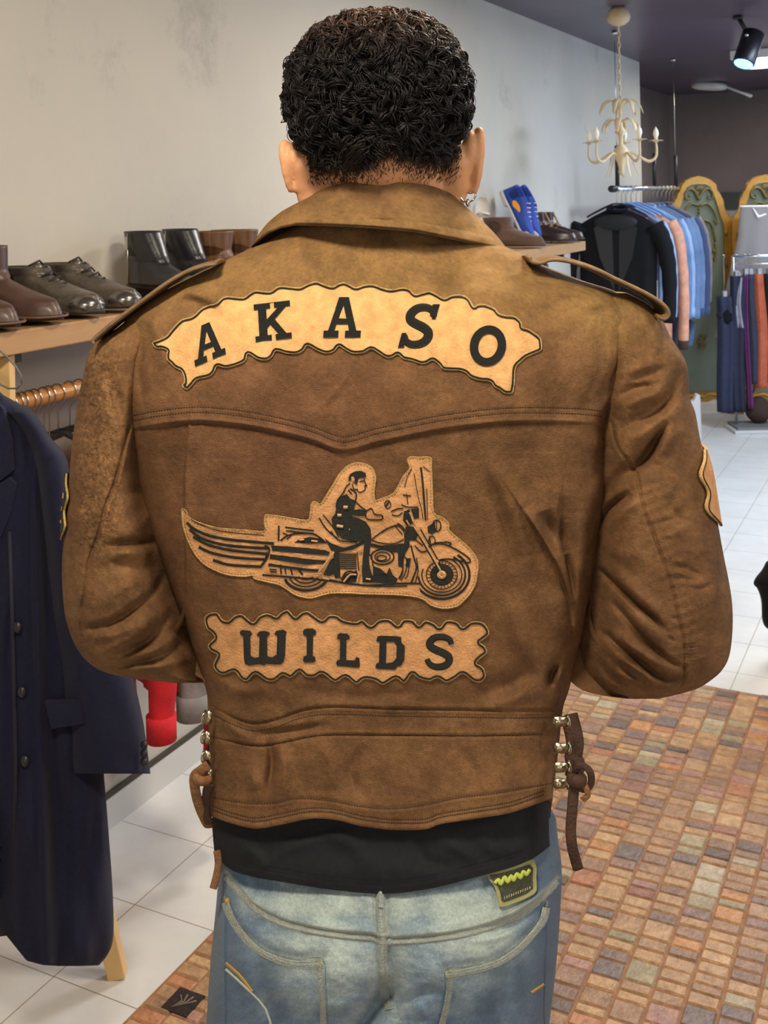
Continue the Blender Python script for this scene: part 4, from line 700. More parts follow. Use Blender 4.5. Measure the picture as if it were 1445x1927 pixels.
SST = {'L': [
 ([(243,806),(232,850),(215,910),(199,950),(185,1005),(168,1055),(160,1110),(154,1150),(153,1190),(158,1225),(168,1250)],2.2,-.0048,'G'),
 ([(250,806),(240,850),(222,910),(206,950),(192,1005),(175,1055),(166,1110),(160,1150),(159,1190),(166,1230)],4,.0015,'G'),
 ([(199,1030),(230,1024),(278,1018),(300,1022)],6,-.009,'g'),([(200,1045),(240,1040),(290,1042)],8,.005,'g'),
 ([(160,1184),(200,1176),(235,1158),(285,1118),(310,1080)],6,-.010,'g'),([(170,1200),(215,1196),(260,1175),(310,1140)],8,.007,'g'),
 ([(214,1240),(250,1222),(285,1200),(322,1155)],6,-.010,'g'),([(190,1225),(230,1210),(270,1185),(300,1155)],7,.006,'g'),
 ([(165,1253),(205,1257),(250,1248),(300,1235),(340,1215)],5,-.009,'g'),([(250,1262),(300,1255),(350,1240)],6,.006,'g'),([(255,1240),(300,1218),(335,1190)],7,.007,'g'),
 ([(205,1070),(250,1062),(300,1068)],9,-.004,'g'),([(170,1150),(200,1130),(240,1100),(280,1085)],10,.004,'g'),([(240,1000),(270,980),(290,960)],10,.004,'g'),
 ([(225,940),(250,925),(280,930)],9,-.003,'g'),([(200,880),(195,960),(180,1020)],8,.002,'g'),
 ([(205,700),(220,750),(230,800)],8,-.005,'g')],
 'R': [
 ([(1150,795),(1160,838),(1180,866),(1197,888),(1200,905),(1212,958),(1228,1000),(1248,1055),(1262,1097),(1275,1152),(1287,1208),(1289,1249),(1285,1280),(1275,1299)],2.2,-.003,'G'),
 ([(1156,795),(1166,838),(1186,866),(1203,888),(1207,905),(1218,958),(1234,1000),(1254,1055),(1268,1097),(1281,1152),(1293,1208),(1295,1249),(1291,1280)],4,.0018,'G'),
 ([(1120,1065),(1145,1088),(1190,1130),(1225,1158),(1255,1190)],4,-.012,'g'),([(1125,1050),(1160,1080),(1205,1120),(1245,1155)],9,.006,'g'),
 ([(1150,1130),(1190,1177),(1225,1215),(1262,1246),(1284,1254)],4.5,-.010,'g'),([(1160,1115),(1210,1170),(1260,1215)],10,.005,'g'),
 ([(1130,1185),(1165,1215),(1206,1246),(1245,1275),(1278,1281)],5,-.012,'g'),([(1150,1185),(1200,1225),(1260,1262)],8,.007,'g'),
 ([(1160,1248),(1190,1268),(1216,1284)],5,-.010,'g'),([(1140,1215),(1180,1250),(1230,1284),(1265,1297)],7,.007,'g'),([(1120,1240),(1160,1282),(1220,1300)],6,-.006,'g'),
 ([(1125,985),(1150,955),(1188,926)],7,-.016,'g'),([(1118,945),(1145,920),(1180,890),(1215,855),(1235,820)],13,-.012,'g'),([(1140,1000),(1170,965),(1200,940)],9,.006,'g'),
 ([(1165,812),(1190,795),(1230,772),(1256,745),(1272,712),(1276,690)],10,-.011,'g'),([(1180,830),(1220,810),(1262,780),(1292,740)],12,.008,'g'),
 ([(1195,884),(1222,850),(1240,815),(1258,790)],6,-.010,'g'),([(1225,870),(1255,830),(1280,800)],10,.006,'g'),
 ([(1165,748),(1195,730),(1232,728)],6,-.006,'g'),([(1175,765),(1210,748),(1245,738),(1262,700)],8,.006,'g'),([(1180,700),(1215,690),(1250,680)],9,.004,'g'),([(1240,610),(1235,650),(1225,685)],8,.003,'g'),
 ([(1185,720),(1215,702),(1260,690)],6,-.004,'g'),
 ([(1240,985),(1270,978),(1300,982)],4,-.003,'g'),([(1250,1060),(1290,1070),(1325,1088)],5,-.0035,'g'),([(1260,1085),(1290,1090),(1320,1095)],4,-.003,'g'),([(1290,1105),(1320,1108),(1340,1100)],4,-.003,'g'),
 ([(1250,1010),(1280,1000),(1310,960)],8,.003,'g'),([(1270,930),(1262,960),(1290,975)],6,-.004,'g'),([(1330,1000),(1340,1100),(1345,1200)],12,.003,'g'),([(1130,1020),(1160,1040),(1210,1045)],10,.004,'g'),
 ([(1250,1195),(1270,1208)],3,-.003,'g'),([(1262,1160),(1272,1166)],3,-.002,'g')]}
SDC = {'L': 1.125, 'R': 1.13}
SEAMR = smooth_path([(1215,925),(1228,958),(1243,1000),(1262,1055),(1276,1097),(1289,1152),(1298,1208),(1300,1249)], 5)
def sleeve_depth(px, py, side, t=None):
    tab = SL if side == 'L' else SR; dc = SDC[side]
    if t is None:
        xl = sip(py, tab, 1); xr = sip(py, tab, 2); t = np.clip((px-(xl+xr)/2)/((xr-xl)/2), -1, 1)
    db = np.minimum(sip(py, tab, 3), dc-.004); a = np.abs(t)
    d = dc-(dc-db)*(1-a**2.3)**(1/2.3)
    inn = np.clip(-t if side == 'R' else t, 0, 1); d = d+.085*sstep(.05, 1, inn)*sstep(540, 640, py)
    h = sculpt(px, py, SST[side][:2])+1.45*sculpt(px, py, SST[side][2:])+.0016*vnoise(px/50+20, py/60)+.0010*vnoise(px/22, py/22+8)+.0005*vnoise(px/7, py/7)
    if side == 'R':
        dd, sg, sp = pdist(px.ravel(), py.ravel(), SEAMR); h += (.0011*np.sin(sp*330)*np.exp(-(dd/9)**2)).reshape(h.shape)
        h += .0006*np.sin((py+px*.35)/3.1)*np.exp(-(dd.reshape(h.shape)/26)**2)
    return d-h*np.clip((1-a)*7, 0, 1)
def sleeve(side):
    tab = SL if side == 'L' else SR; dc = SDC[side]; sgn = -1 if side == 'L' else 1
    r = np.linspace(tab[0][0], tab[-1][0], 270); r = np.concatenate([r[:-40], np.linspace(r[-40], tab[-1][0], 56)])
    nb, nf = 150, 40; s = .35*np.linspace(-1, 1, nb)+.65*np.sin(np.linspace(-np.pi/2, np.pi/2, nb)); sf = np.sin(np.linspace(np.pi/2, 3*np.pi/2, nf+2)[1:-1])
    xl = sip(r, tab, 1)[:, None]; xr = sip(r, tab, 2)[:, None]; c = (xl+xr)/2; w = (xr-xl)/2
    px = c+w*s; py = np.repeat(r[:, None], nb, 1); d = sleeve_depth(px, py, side, np.repeat(s[None], len(r), 0))
    thk = ip(r, [(560, .02), (640, .06), (800, .075), (1100, .07), (1230, .055), (1300, .01)])[:, None]
    fd = dc+thk*(1-sf[None]**2)**.5; fpx = c+w*sf*dc/fd; fpy = CY+(r[:, None]-CY)*dc/fd
    P = np.concatenate([W(px, py, d), W(fpx, fpy, fd)], 1); g = grid(P, closev=True); n = P.shape[1]; g = (g[0], g[1]+[tuple(range(n))[::-1], tuple(range(n*(len(r)-1), n*len(r)))])
    ax = np.concatenate([px, fpx], 1); ay = np.concatenate([py, fpy], 1)
    # forearm, runs forwards and inwards from the elbow
    if side == 'L': cl = [(245,1125,1.12),(275,1145,1.17),(335,1150,1.24),(410,1150,1.31),(480,1120,1.37),(540,1090,1.41)]
    else: cl = [(1215,1160,1.13),(1185,1180,1.18),(1110,1178,1.25),(1030,1165,1.32),(960,1130,1.37),(905,1095,1.41)]
    cl = smooth_path(cl, 8); pts = W(cl[:, 0], cl[:, 1], cl[:, 2]); k = np.linspace(0, 1, len(pts))
    rad = .056-.008*k+.0025*np.sin(k*38); fa = tube(pts, rad, 40, cap=False); fa2 = tube([pts[-1], pts[-1]-(pts[-1]-pts[-2])*3], [rad[-1], rad[-1]-.006], 40, cap=False)
    G = join(g, fa, fa2); q = G[0][len(g[0]):]
    rel = q-CAM; dd = rel@Fv; qx = CX+(rel@IR)/dd*FPX; qy = CY-(rel@IU)/dd*FPX
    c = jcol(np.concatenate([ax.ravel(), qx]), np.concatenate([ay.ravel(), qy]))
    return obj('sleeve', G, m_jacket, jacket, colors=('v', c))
sl_l = sleeve('L'); sl_r = sleeve('R')
# ---- collar
def collar():
    ph = np.radians(np.linspace(-150, 150, 220)); v = np.linspace(0, 1, 40)[:, None]; s = np.sin(ph)[None]; co = np.cos(ph)[None]
    cx = 722+(717-722)*v; a = 138+(238-138)*v**1.15+3*np.sin(v*3.1); b = .078+(.104-.078)*v
    px = cx+a*s*np.where(co < 0, 1+.0*co, 1); d = 1.168-b*co
    top = 344+30*np.abs(s)**3.5+np.where(co < 0, 45*(-co), 0)+.012*(px-720)
    bt = np.interp(px, *np.array([(478,461),(490,448),(505,437),(530,426),(560,420),(620,421),(700,425),(780,432),(850,446),(900,457),(930,464),(957,474)]).T)+np.where(co < 0, 110*(-co), 0)
    py = top+(bt-top)*v
    d = d-.0022*vnoise(px/40, py/14)-.0015*np.exp(-((v-.9)/.06)**2)+.0016*np.exp(-((v-.84)/.02)**2)
    P = W(px, CY+(py-CY), d); g = grid(P)
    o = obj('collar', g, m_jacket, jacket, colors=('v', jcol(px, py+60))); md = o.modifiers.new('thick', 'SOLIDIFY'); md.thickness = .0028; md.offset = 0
    # second leaf, the under collar peeping out below
    v2 = np.linspace(.55, 1.045, 14)[:, None]; px2 = cx[-1]+(138+100*v2**1.15)*s; py2 = top[:1]*(1-v2)+v2*bt[-1:]+1; d2 = 1.168-(.064+.030*v2)*co+.002
    o2 = obj('under_collar', grid(W(px2, py2, d2)), m_jedge, jacket); md = o2.modifiers.new('thick', 'SOLIDIFY'); md.thickness = .0016
collar()
# ---- shoulder straps
def epaulette(path, d0, depthw, tw=0):
    p = smooth_path(path, 6); n = len(p); k = np.linspace(0, 1, n); back = W(p[:, 0], p[:, 1], np.full(n, d0))
    rowsP = []
    for j, f in enumerate(np.linspace(0, 1, 9)):
        rowsP.append(back+Fv*(depthw*f)+Uv*(.0010*math.sin(f*math.pi)-.001*f))
    P = np.array(rowsP); px = np.repeat(p[None, :, 0], 9, 0); py = np.repeat(p[None, :, 1], 9, 0)
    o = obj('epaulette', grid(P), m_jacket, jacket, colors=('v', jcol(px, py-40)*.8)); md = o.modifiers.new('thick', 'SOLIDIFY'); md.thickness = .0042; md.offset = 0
    obj('strap_edge', tube(back-Fv*.001, .0017, 6), m_jedge, jacket)
epaulette([(407,491),(404,497),(385,500),(350,512),(315,532),(280,557),(245,583),(212,608),(188,628),(176,640),(177,646)], 1.078, .052)
epaulette([(996,484),(1000,492),(1016,495),(1036,489),(1060,490),(1095,498),(1128,510),(1160,526),(1186,538),(1215,552),(1240,567),(1254,580),(1258,592),(1250,600),(1240,597)], 1.078, .052)
# ---- stitched lines
def ribbon(path, w, h, df, lift=.0, sm=4, closed=False, seg=5):
    p = smooth_path(path, sm, closed) if sm > 1 else np.asarray(path, float)
    if len(p) > 2:
        keep = [0]
        for i in range(1, len(p)):
            if np.hypot(*(p[i]-p[keep[-1]])) > .7: keep.append(i)
        p = p[keep]
    T = np.roll(p, -1, 0)-np.roll(p, 1, 0) if closed else np.gradient(p, axis=0)
    N_ = np.stack([-T[:, 1], T[:, 0]], 1); N_ /= np.linalg.norm(N_, axis=1)[:, None]+1e-9
    w = np.broadcast_to(np.asarray(w, float), (len(p),)); o = np.linspace(-1, 1, seg); X = p[:, None]+N_[:, None]*(w[:, None, None]/2*o[None, :, None])
    D = df(X[..., 0], X[..., 1])-lift-h*np.sqrt(np.clip(1.02-o**2, 0, 1))[None]
    D[:, 0] += .0008; D[:, -1] += .0008
    return grid(W(X[..., 0], X[..., 1], D), closeu=closed)
def dashes(path, df, step=5.2, ln=3.4, w=2.3, h=.0006, lift=.0002):
    p = smooth_path(path, 10); L = np.concatenate([[0], np.cumsum(np.hypot(*np.diff(p, axis=0).T))]); out = []
    A = np.arange(0, L[-1]-ln, step); segs = []
    for a in A:
        q = np.array([[np.interp(a+ln*f, L, p[:, 0]), np.interp(a+ln*f, L, p[:, 1])] for f in (0, .5, 1)]); segs.append(q)
    S = np.array(segs); T = S[:, 2]-S[:, 0]; Nn = np.stack([-T[:, 1], T[:, 0]], 1); Nn /= np.linalg.norm(Nn, axis=1)[:, None]
    X = S[:, :, None]+Nn[:, None, None]*(np.array([-1, 0, 1])[None, None, :, None]*w/2)
    D = df(X[..., 0], X[..., 1])-lift-h*np.array([0, 1, 0])[None, None]; P = W(X[..., 0], X[..., 1], D)
    for k in range(len(P)): out.append(grid(P[k]))
    return join(*out)
TD = torso_depth
yp = YOKE[(YOKE[:, 0] > 240) & (YOKE[:, 0] < 1135)][::2]
obj('yoke_stitching', join(dashes(yp-[0, 17], TD), dashes(yp-[0, 27], TD)), m_thread, jacket, kind='stuff')
hp = HEM[(HEM[:, 0] > 400) & (HEM[:, 0] < 1035)][::2]
obj('hem_stitching', join(dashes(hp-[0, 13], TD, 4.5, 3), dashes(hp-[0, 20], TD, 4.5, 3), dashes(BELT3, TD), dashes([(x, y+14) for x, y in BELT1], TD), dashes(BELT2, TD)), m_thread, jacket, kind='stuff')
SLf = lambda x, y: sleeve_depth(x, y, 'L'); SRf = lambda x, y: sleeve_depth(x, y, 'R')
# ================================================================ PATCHES
def polyplate(polys, df, lift, thick, step=3.5, dome=0):
    """plate bounded by the closed outlines (even-odd) lying on surface df"""
    C = []; E = []
    for p in polys:
        p = [tuple(q) for q in p]; n = len(C); m = len(p); C += p; E += [(n+i, n+(i+1) % m) for i in range(m)]
    A = np.array(C); lo, hi = A.min(0), A.max(0); gx, gy = np.meshgrid(np.arange(lo[0]+step/2, hi[0], step), np.arange(lo[1]+step/2, hi[1], step))
    gx = gx.ravel(); gy = gy.ravel(); ins = np.zeros(gx.shape, bool)
    for p in polys: ins ^= inside(p, gx, gy)
    dm = np.full(gx.shape, 1e9)
    for p in polys:
        q = np.array(list(p)+[p[0]], float); dm = np.minimum(dm, pdist(gx, gy, q)[0])
    k = ins & (dm > step*.45); pts = C+list(zip(gx[k], gy[k]))
    vs, es, fs, *_ = delaunay_2d_cdt([Vector(p) for p in pts], E, [], 0, 1e-4)
    V = np.array([(v[0], v[1]) for v in vs]); T = np.array([f for f in fs]); cen = V[T].mean(1)
    ins = np.zeros(len(T), bool)
    for p in polys: ins ^= inside(p, cen[:, 0], cen[:, 1])
    T = T[ins]; d = df(V[:, 0], V[:, 1])
    if dome:
        dm = np.full(len(V), 1e9)
        for p in polys:
            q = np.array(list(p)+[p[0]], float); dm = np.minimum(dm, pdist(V[:, 0], V[:, 1], q)[0])
        d = d-dome*sstep(0, 4, dm)
    top = W(V[:, 0], V[:, 1], d-lift); bot = W(V[:, 0], V[:, 1], d-lift+thick); n = len(V)
    ec = {}
    for t in T:
        for i in range(3): a, b = t[i], t[(i+1) % 3]; ec[(a, b)] = 1
    side = [(a, b, b+n, a+n) for (a, b) in ec if (b, a) not in ec]
    return (np.vstack([top, bot]), [tuple(t) for t in T]+side)
def af(pts, ox, oy, s): return [(ox+x/s, oy+y/s) for x, y in pts]
m_felt = mat('tan_patch_leather', (214, 164, 108), .85, bump=.35, bscale=500, var=.2, vscale=90, spec=.2)
m_felt2 = mat('pink_tan_patch_leather', (206, 152, 102), .85, bump=.35, bscale=450, var=.2, vscale=80, spec=.2)
m_black = mat('black_embroidery', (26, 30, 26), .6, bump=.9, bscale=500, stretch=(1, 1, 4))
m_gold = mat('gold_edge_thread', (212, 186, 122), .85, bump=.8, bscale=500, var=.9, vscale=160, rgb2=(150, 116, 66), spec=.15)
m_cream = mat('cream_thread', (200, 156, 106), .65, bump=.5, bscale=400)
AK = af([(48,262),(70,252),(95,240),(112,220),(130,200),(145,186),(160,180),(178,176),(195,165),(215,146),(240,135),(255,133),(270,125),(286,110),(305,105),(335,108),(360,108),(380,94),(400,85),(425,88),(450,88),(468,76),(485,70),(520,73),(550,75),(575,63),(605,55),(630,64),(660,72),(680,62),(700,58),(720,66),(740,75),(770,66),(800,65),(830,76),(860,82),(895,76),(920,80),(940,98),(965,93),(990,88),(1015,99),(1040,112),(1065,102),(1090,100),(1110,104),(1125,115),(1140,140),(1155,133),(1180,133),(1210,145),(1225,162),(1250,170),(1275,172),(1290,180),(1302,195),(1305,210),(1325,216),(1340,225),(1358,238),(1368,250),(1371,270),(1368,287),(1340,300),(1318,310),(1300,325),(1285,340),(1280,358),(1279,380),(1278,400),(1275,418),(1270,432),(1245,432),(1228,420),(1210,410),(1200,396),(1185,390),(1160,388),(1130,378),(1112,362),(1090,355),(1060,354),(1035,350),(1020,333),(1000,320),(980,330),(960,332),(930,322),(900,315),(882,300),(862,310),(840,310),(812,292),(790,282),(765,295),(730,297),(705,286),(682,272),(665,290),(640,297),(610,288),(575,270),(560,288),(535,299),(500,296),(468,288),(455,308),(435,320),(405,316),(373,298),(365,320),(345,333),(300,346),(268,340),(258,360),(240,376),(200,386),(182,405),(165,420),(150,408),(157,395),(155,375),(145,355),(125,345),(110,330),(98,318),(97,300),(98,288),(80,280),(60,279)], 260, 500, 1.806)
WI = af([(38,88),(50,70),(70,61),(100,62),(120,90),(150,100),(180,75),(215,68),(245,92),(272,106),(300,76),(340,64),(380,80),(402,60),(435,48),(470,82),(500,60),(530,54),(560,74),(600,97),(630,73),(670,75),(700,95),(760,106),(790,94),(830,124),(870,95),(920,93),(960,122),(985,95),(1030,95),(1060,122),(1090,98),(1130,110),(1160,131),(1190,98),(1240,104),(1270,131),(1310,104),(1360,106),(1385,130),(1393,160),(1365,186),(1348,200),(1375,222),(1382,250),(1350,276),(1333,300),(1365,322),(1377,360),(1355,387),(1320,383),(1270,348),(1230,372),(1190,389),(1150,368),(1110,382),(1060,370),(1028,348),(990,392),(950,368),(890,400),(850,380),(800,373),(760,397),(710,362),(660,387),(600,347),(560,364),(520,361),(490,336),(450,367),(410,353),(370,382),(330,379),(280,347),(240,382),(210,371),(180,336),(130,352),(100,342),(80,312),(97,270),(98,255),(62,235),(57,210),(86,180),(75,155),(48,132)], 370, 1130, 2.535)
MO = af([(52,290),(60,283),(75,295),(85,320),(130,345),(220,370),(330,378),(425,385),(427,350),(428,320),(440,310),(520,320),(620,335),(635,300),(640,260),(655,250),(680,262),(700,235),(740,170),(770,120),(810,85),(850,75),(890,82),(920,105),(932,140),(928,180),(925,215),(930,245),(960,235),(1010,215),(1040,165),(1060,130),(1085,100),(1080,80),(1075,60),(1090,48),(1130,50),(1180,50),(1185,90),(1190,200),(1195,300),(1230,320),(1265,350),(1265,380),(1310,420),(1350,455),(1385,500),(1397,540),(1392,580),(1385,620),(1365,660),(1340,690),(1300,725),(1240,735),(1180,720),(1140,690),(1050,675),(900,670),(750,665),(690,675),(640,688),(600,683),(560,670),(500,630),(440,615),(380,600),(375,585),(330,590),(250,580),(170,545),(120,500),(80,430),(58,360)], 320, 840, 2.408)
def inset(poly, d):
    p = np.array(poly, float); a = np.roll(p, 1, 0); b = np.roll(p, -1, 0); T = b-a; N_ = np.stack([-T[:, 1], T[:, 0]], 1); N_ /= np.linalg.norm(N_, axis=1)[:, None]
    ar = .5*np.sum(p[:, 0]*np.roll(p[:, 1], -1)-np.roll(p[:, 0], -1)*p[:, 1]); return p+N_*d*(1 if ar > 0 else -1)
LIFT = .0022
def patch(name, poly, m, cord=True, rip=.5):
    sp = smooth_path(poly, 3, True); q = sp+np.stack([vnoise(np.arange(len(sp))*1.7, 3), vnoise(np.arange(len(sp))*1.7, 40)], 1)*rip
    o = obj(name, polyplate([q.tolist()], TD, LIFT, .0028), m, jacket, label={'name_patch': 'curved tan patch reading AKASO', 'word_patch': 'straight tan patch reading WILDS', 'motorcycle_patch': 'winged motorcycle rider patch'}[name])
    fz = ribbon(inset(sp, .2), 2.6, .0008, TD, LIFT-.0004, 1, True)
    obj('patch_edging', fz, m_gold, jacket)
    if cord:
        cp = inset(smooth_path(poly, 4, True), 3.2); obj('patch_cord', ribbon(cp, 3.9, .0016, TD, LIFT, 1, True), m_black, jacket)
    return o
patch('name_patch', AK, m_felt); patch('word_patch', WI, m_felt2); patch('motorcycle_patch', MO, m_felt2, cord=False)
cp = inset(smooth_path(MO, 4, True), 3.5); dl = []
obj('patch_stitching', dashes(np.vstack([cp, cp[:1]])[::3], TD, 6, 3.4, 1.1, .0005, LIFT), mat('dull_olive_thread', (110, 86, 52), .7), jacket, kind='stuff')
# ---- letters
G_A = [[(.36,1),(.62,1),(.88,.17),(1,.17),(1,0),(.58,0),(.58,.17),(.68,.17),(.64,.33),(.33,.33),(.29,.17),(.40,.17),(.40,0),(0,0),(0,.17),(.12,.17)],[(.38,.47),(.59,.47),(.49,.80)]]
G_K = [[(0,1),(.45,1),(.45,.85),(.34,.85),(.34,.56),(.66,.85),(.56,.85),(.56,1),(1,1),(1,.85),(.88,.85),(.56,.55),(.86,.15),(1,.15),(1,0),(.56,0),(.56,.15),(.64,.15),(.43,.42),(.34,.33),(.34,.15),(.45,.15),(.45,0),(0,0),(0,.15),(.11,.15),(.11,.85),(0,.85)]]
G_L = [[(.05,.95),(.15,1),(.45,1),(.55,.93),(.55,.85),(.42,.80),(.42,.20),(.80,.22),(.84,.32),(.97,.30),(1,.05),(.95,0),(.05,.0),(0,.08),(.05,.17),(.16,.2),(.16,.8),(.03,.83)]]
G_I = [[(.1,.98),(.3,1),(.75,1),(1,.93),(.95,.82),(.76,.78),(.74,.2),(.92,.16),(.95,.05),(.8,0),(.15,0),(.0,.06),(.05,.17),(.28,.22),(.28,.76),(.02,.82),(.0,.92)]]
G_D = [[(.05,.98),(.2,1),(.7,1),(.86,.98),(.88,.82),(1,.72),(1,.3),(.88,.12),(.76,.1),(.7,0),(.1,0),(0,.04),(.03,.16),(.12,.2),(.12,.80),(.0,.84)],[(.36,.82),(.62,.82),(.72,.72),(.72,.34),(.6,.22),(.36,.18)]]
G_W = [[(.0,.96),(.06,1),(.22,.98),(.27,.9),(.22,.82),(.22,.28),(.3,.22),(.4,.24),(.42,.8),(.36,.86),(.42,.96),(.55,.97),(.64,.92),(.62,.84),(.58,.8),(.58,.26),(.68,.22),(.78,.3),(.8,.82),(.74,.88),(.78,.97),(.92,1),(1,.95),(.98,.84),(.96,.3),(.93,.1),(.86,.02),(.56,.04),(.5,.0),(.42,.04),(.2,0),(.1,.05),(.08,.2),(.07,.82),(.01,.88)]]
def glyph(polys, o, x, y): return [[(o[0]+u*x[0]+v*y[0], o[1]+u*x[1]+v*y[1]) for u, v in p] for p in polys]
def sglyph(o, x, y, wd):
    c = smooth_path([(.90,.74),(.84,.88),(.62,.95),(.36,.93),(.18,.80),(.20,.64),(.40,.54),(.64,.46),(.84,.34),(.84,.17),(.66,.06),(.40,.04),(.18,.12),(.10,.28)], 5)
    P = np.array(o)+c[:, :1]*np.array(x)+c[:, 1:]*np.array(y); return P, wd
def letter(polys): return obj('letter', polyplate(polys, TD, LIFT+.0012, .0012, 2.6, dome=.0005), m_black, jacket)
letter(glyph(G_A, (367,690), (58,-24), (-9,-69)))
letter(glyph(G_K, (481,644), (68,-8), (-4,-71)))
letter(glyph(G_A, (608,635), (70,0), (5,-76)))
def sletter(o, x, y, wd, ser):
    c = smooth_path([(.90,.72),(.84,.86),(.62,.94),(.36,.92),(.20,.79),(.22,.65),(.40,.55),(.64,.46),(.82,.34),(.82,.18),(.66,.07),(.40,.05),(.20,.13),(.10,.28)], 5)
    P = np.array(o)+c[:, :1]*np.array(x)+c[:, 1:]*np.array(y); k = np.linspace(0, 1, len(P)); w = wd*(.75+.35*np.sin(k*np.pi))
    g = ribbon(P, w, .0012, TD, LIFT+.0006, 1)
    if ser:
        q = glyph([[(.80,1.02),(1.02,1.02),(.97,.66),(.86,.66)],[(-.02,-.02),(.16,-.02),(.16,.34),(.02,.34)]], o, x, y); g = join(g, *[polyplate([s], TD, LIFT+.0012, .0012, 3) for s in q])
    obj('letter', g, m_black, jacket)
sletter((750,653), (62,-1), (14,-78), 17, True)
k = np.linspace(0, 2*np.pi, 40, endpoint=False); ca, sa = math.cos(.25), math.sin(.25)
def oval(rx, ry, cx=918, cy=651): return [(cx+rx*math.cos(a)*ca-ry*math.sin(a)*sa, cy+rx*math.cos(a)*sa+ry*math.sin(a)*ca) for a in k]
letter([oval(34, 39), oval(18, 23)])
letter(glyph(G_W, (452,1253), (88,-1), (-1,-67))); letter(glyph(G_I, (570,1247), (25,0), (0,-64))); letter(glyph(G_L, (632,1253), (45,4), (1,-62)))
letter(glyph(G_D, (706,1259), (54,2), (2,-63))); sletter((797,1258), (57,0), (1,-63), 14, False)
# ---- motorcycle embroidery
def c4(p): return af(p, 480, 860, 3.36)
def c2(p): return af(p, 320, 840, 2.408)
EL = LIFT+.0003
def rb(p, w, h=.0011, f=c4, s=3.36, closed=False, lift=EL): return ribbon(f(p), w/s*1.4+.3, h, TD, lift, 3, closed)
def pl(p, f=c4, lift=EL+.0006): return polyplate([f(p)], TD, lift, .0012, 3.2)
def arc(cx, cy, rx, ry, a0, a1, n=24): return [(cx+rx*math.cos(math.radians(a)), cy+ry*math.sin(math.radians(a))) for a in np.linspace(a0, a1, n)]
wing = [[(75,345),(110,375),(180,405),(270,422),(350,430),(470,440)],[(88,375),(140,415),(230,443),(330,455),(450,462)],[(105,410),(170,445),(260,468),(340,478),(440,487)],[(130,455),(180,480),(270,500),(350,508),(430,512)],[(195,515),(260,535),(340,542),(415,545)]]
obj('wing_embroidery', join(*[rb(p, 9.5, .0012, c2, 2.408) for p in wing], rb([(95,330),(140,355),(220,382),(330,395),(425,402)], 2.5, .0006, c2, 2.408)), m_black, jacket)
bike = []
bike += [pl(p) for p in [
 [(100,560),(200,565),(330,575),(440,590),(472,600),(462,622),(330,614),(200,602),(108,594)], [(95,615),(200,628),(330,645),(452,655),(440,674),(330,682),(200,662),(90,645)], [(85,672),(200,690),(330,706),(420,712),(410,728),(330,724),(200,706),(82,690)],
 [(440,515),(480,545),(560,575),(640,552),(690,525),(690,548),(620,585),(520,606),(480,590)], [(500,600),(526,600),(536,700),(540,765),(508,768),(495,740)],
 [(985,330),(1035,325),(1035,385),(1005,395)], [(940,345),(975,330),(990,400),(1000,420),(960,440),(935,400)], [(950,440),(1000,440),(1030,490),(1012,530),(968,528),(950,490)],
 [(730,545),(800,560),(880,556),(942,545),(948,480),(968,470),(978,560),(945,620),(930,700),(905,690),(902,604),(860,594),(730,566)],
 [(540,770),(560,740),(610,735),(640,715),(650,740),(640,790),(560,795)], [(745,690),(790,705),(830,740),(850,700),(870,745),(900,770),(890,800),(800,800),(745,760)],
 [(1090,440),(1135,415),(1145,470),(1120,490),(1092,478)], [(430,745),(480,650),(500,640),(500,740),(470,755)], [(280,520),(350,505),(420,520),(440,545),(330,548),(250,540)], [(960,640),(985,640),(975,700),(950,690)]]]
bike += [rb(p, w) for p, w in [
 ([(45,745),(200,757),(430,778),(700,812),(900,800),(1040,800)],9),([(470,775),(600,800),(760,818),(960,815)],6),([(60,560),(90,580),(75,640),(40,690)],8),([(75,600),(62,650),(30,695)],6),
 ([(150,435),(148,530)],9),([(190,443),(280,455),(370,465)],7),([(195,466),(280,475),(365,484)],6),([(160,530),(210,495),(300,483),(380,490),(450,545)],8),([(175,480),(215,495)],5),([(260,470),(200,520)],5),
 ([(405,385),(450,455),(520,515)],7),([(430,365),(490,440),(530,510)],5),([(480,470),(520,520),(580,535),(690,530)],5),([(600,540),(640,540),(640,560)],5),
 ([(740,520),(790,480),(840,450),(900,435),(940,470),(945,515)],5),([(735,525),(800,545),(880,548),(940,520)],5),([(800,480),(830,455),(900,430)],7),
 ([(1015,470),(1080,575),(1150,700)],6),([(1045,455),(1105,560),(1178,690)],6),([(1010,560),(1050,600),(1090,590)],6),([(985,560),(1005,640),(1020,700),(1000,760),(985,800)],8),([(1020,640),(1030,720),(1010,800)],5),
 ([(1085,575),(1130,552),(1200,553),(1280,590),(1340,630),(1360,655),(1345,668),(1270,650),(1200,645),(1150,655)],7),([(1200,535),(1240,545),(1225,560)],6),([(1100,560),(1150,540),(1210,540)],5),
 ([(1048,65),(1058,150),(1066,250),(1078,400)],10),([(1005,105),(1030,250),(1052,330),(1060,390)],3.5),([(990,75),(960,130),(945,190)],2.5),([(1062,60),(1100,90)],2.5),([(1085,200),(1090,400)],3),
 ([(935,240),(985,246)],5),([(958,235),(966,300)],4),([(925,300),(960,315),(1030,318)],5),([(860,345),(900,328),(935,325)],6),([(865,365),(905,372),(930,350)],5),([(900,420),(930,440),(950,470)],7),([(880,430),(930,490)],4),
 ([(700,600),(735,630),(745,690)],6),([(1040,830),(1060,860)],5),([(1010,520),(1060,560)],5),([(1100,500),(1110,545)],5),([(760,560),(830,590),(890,600)],5),([(920,620),(935,660),(930,720),(905,770)],4),([(940,615),(960,670),(945,740),(920,780)],4)]]
for y in range(612, 715, 13): bike.append(rb([(530, y), (585, y+3), (640, y+1)], 5))
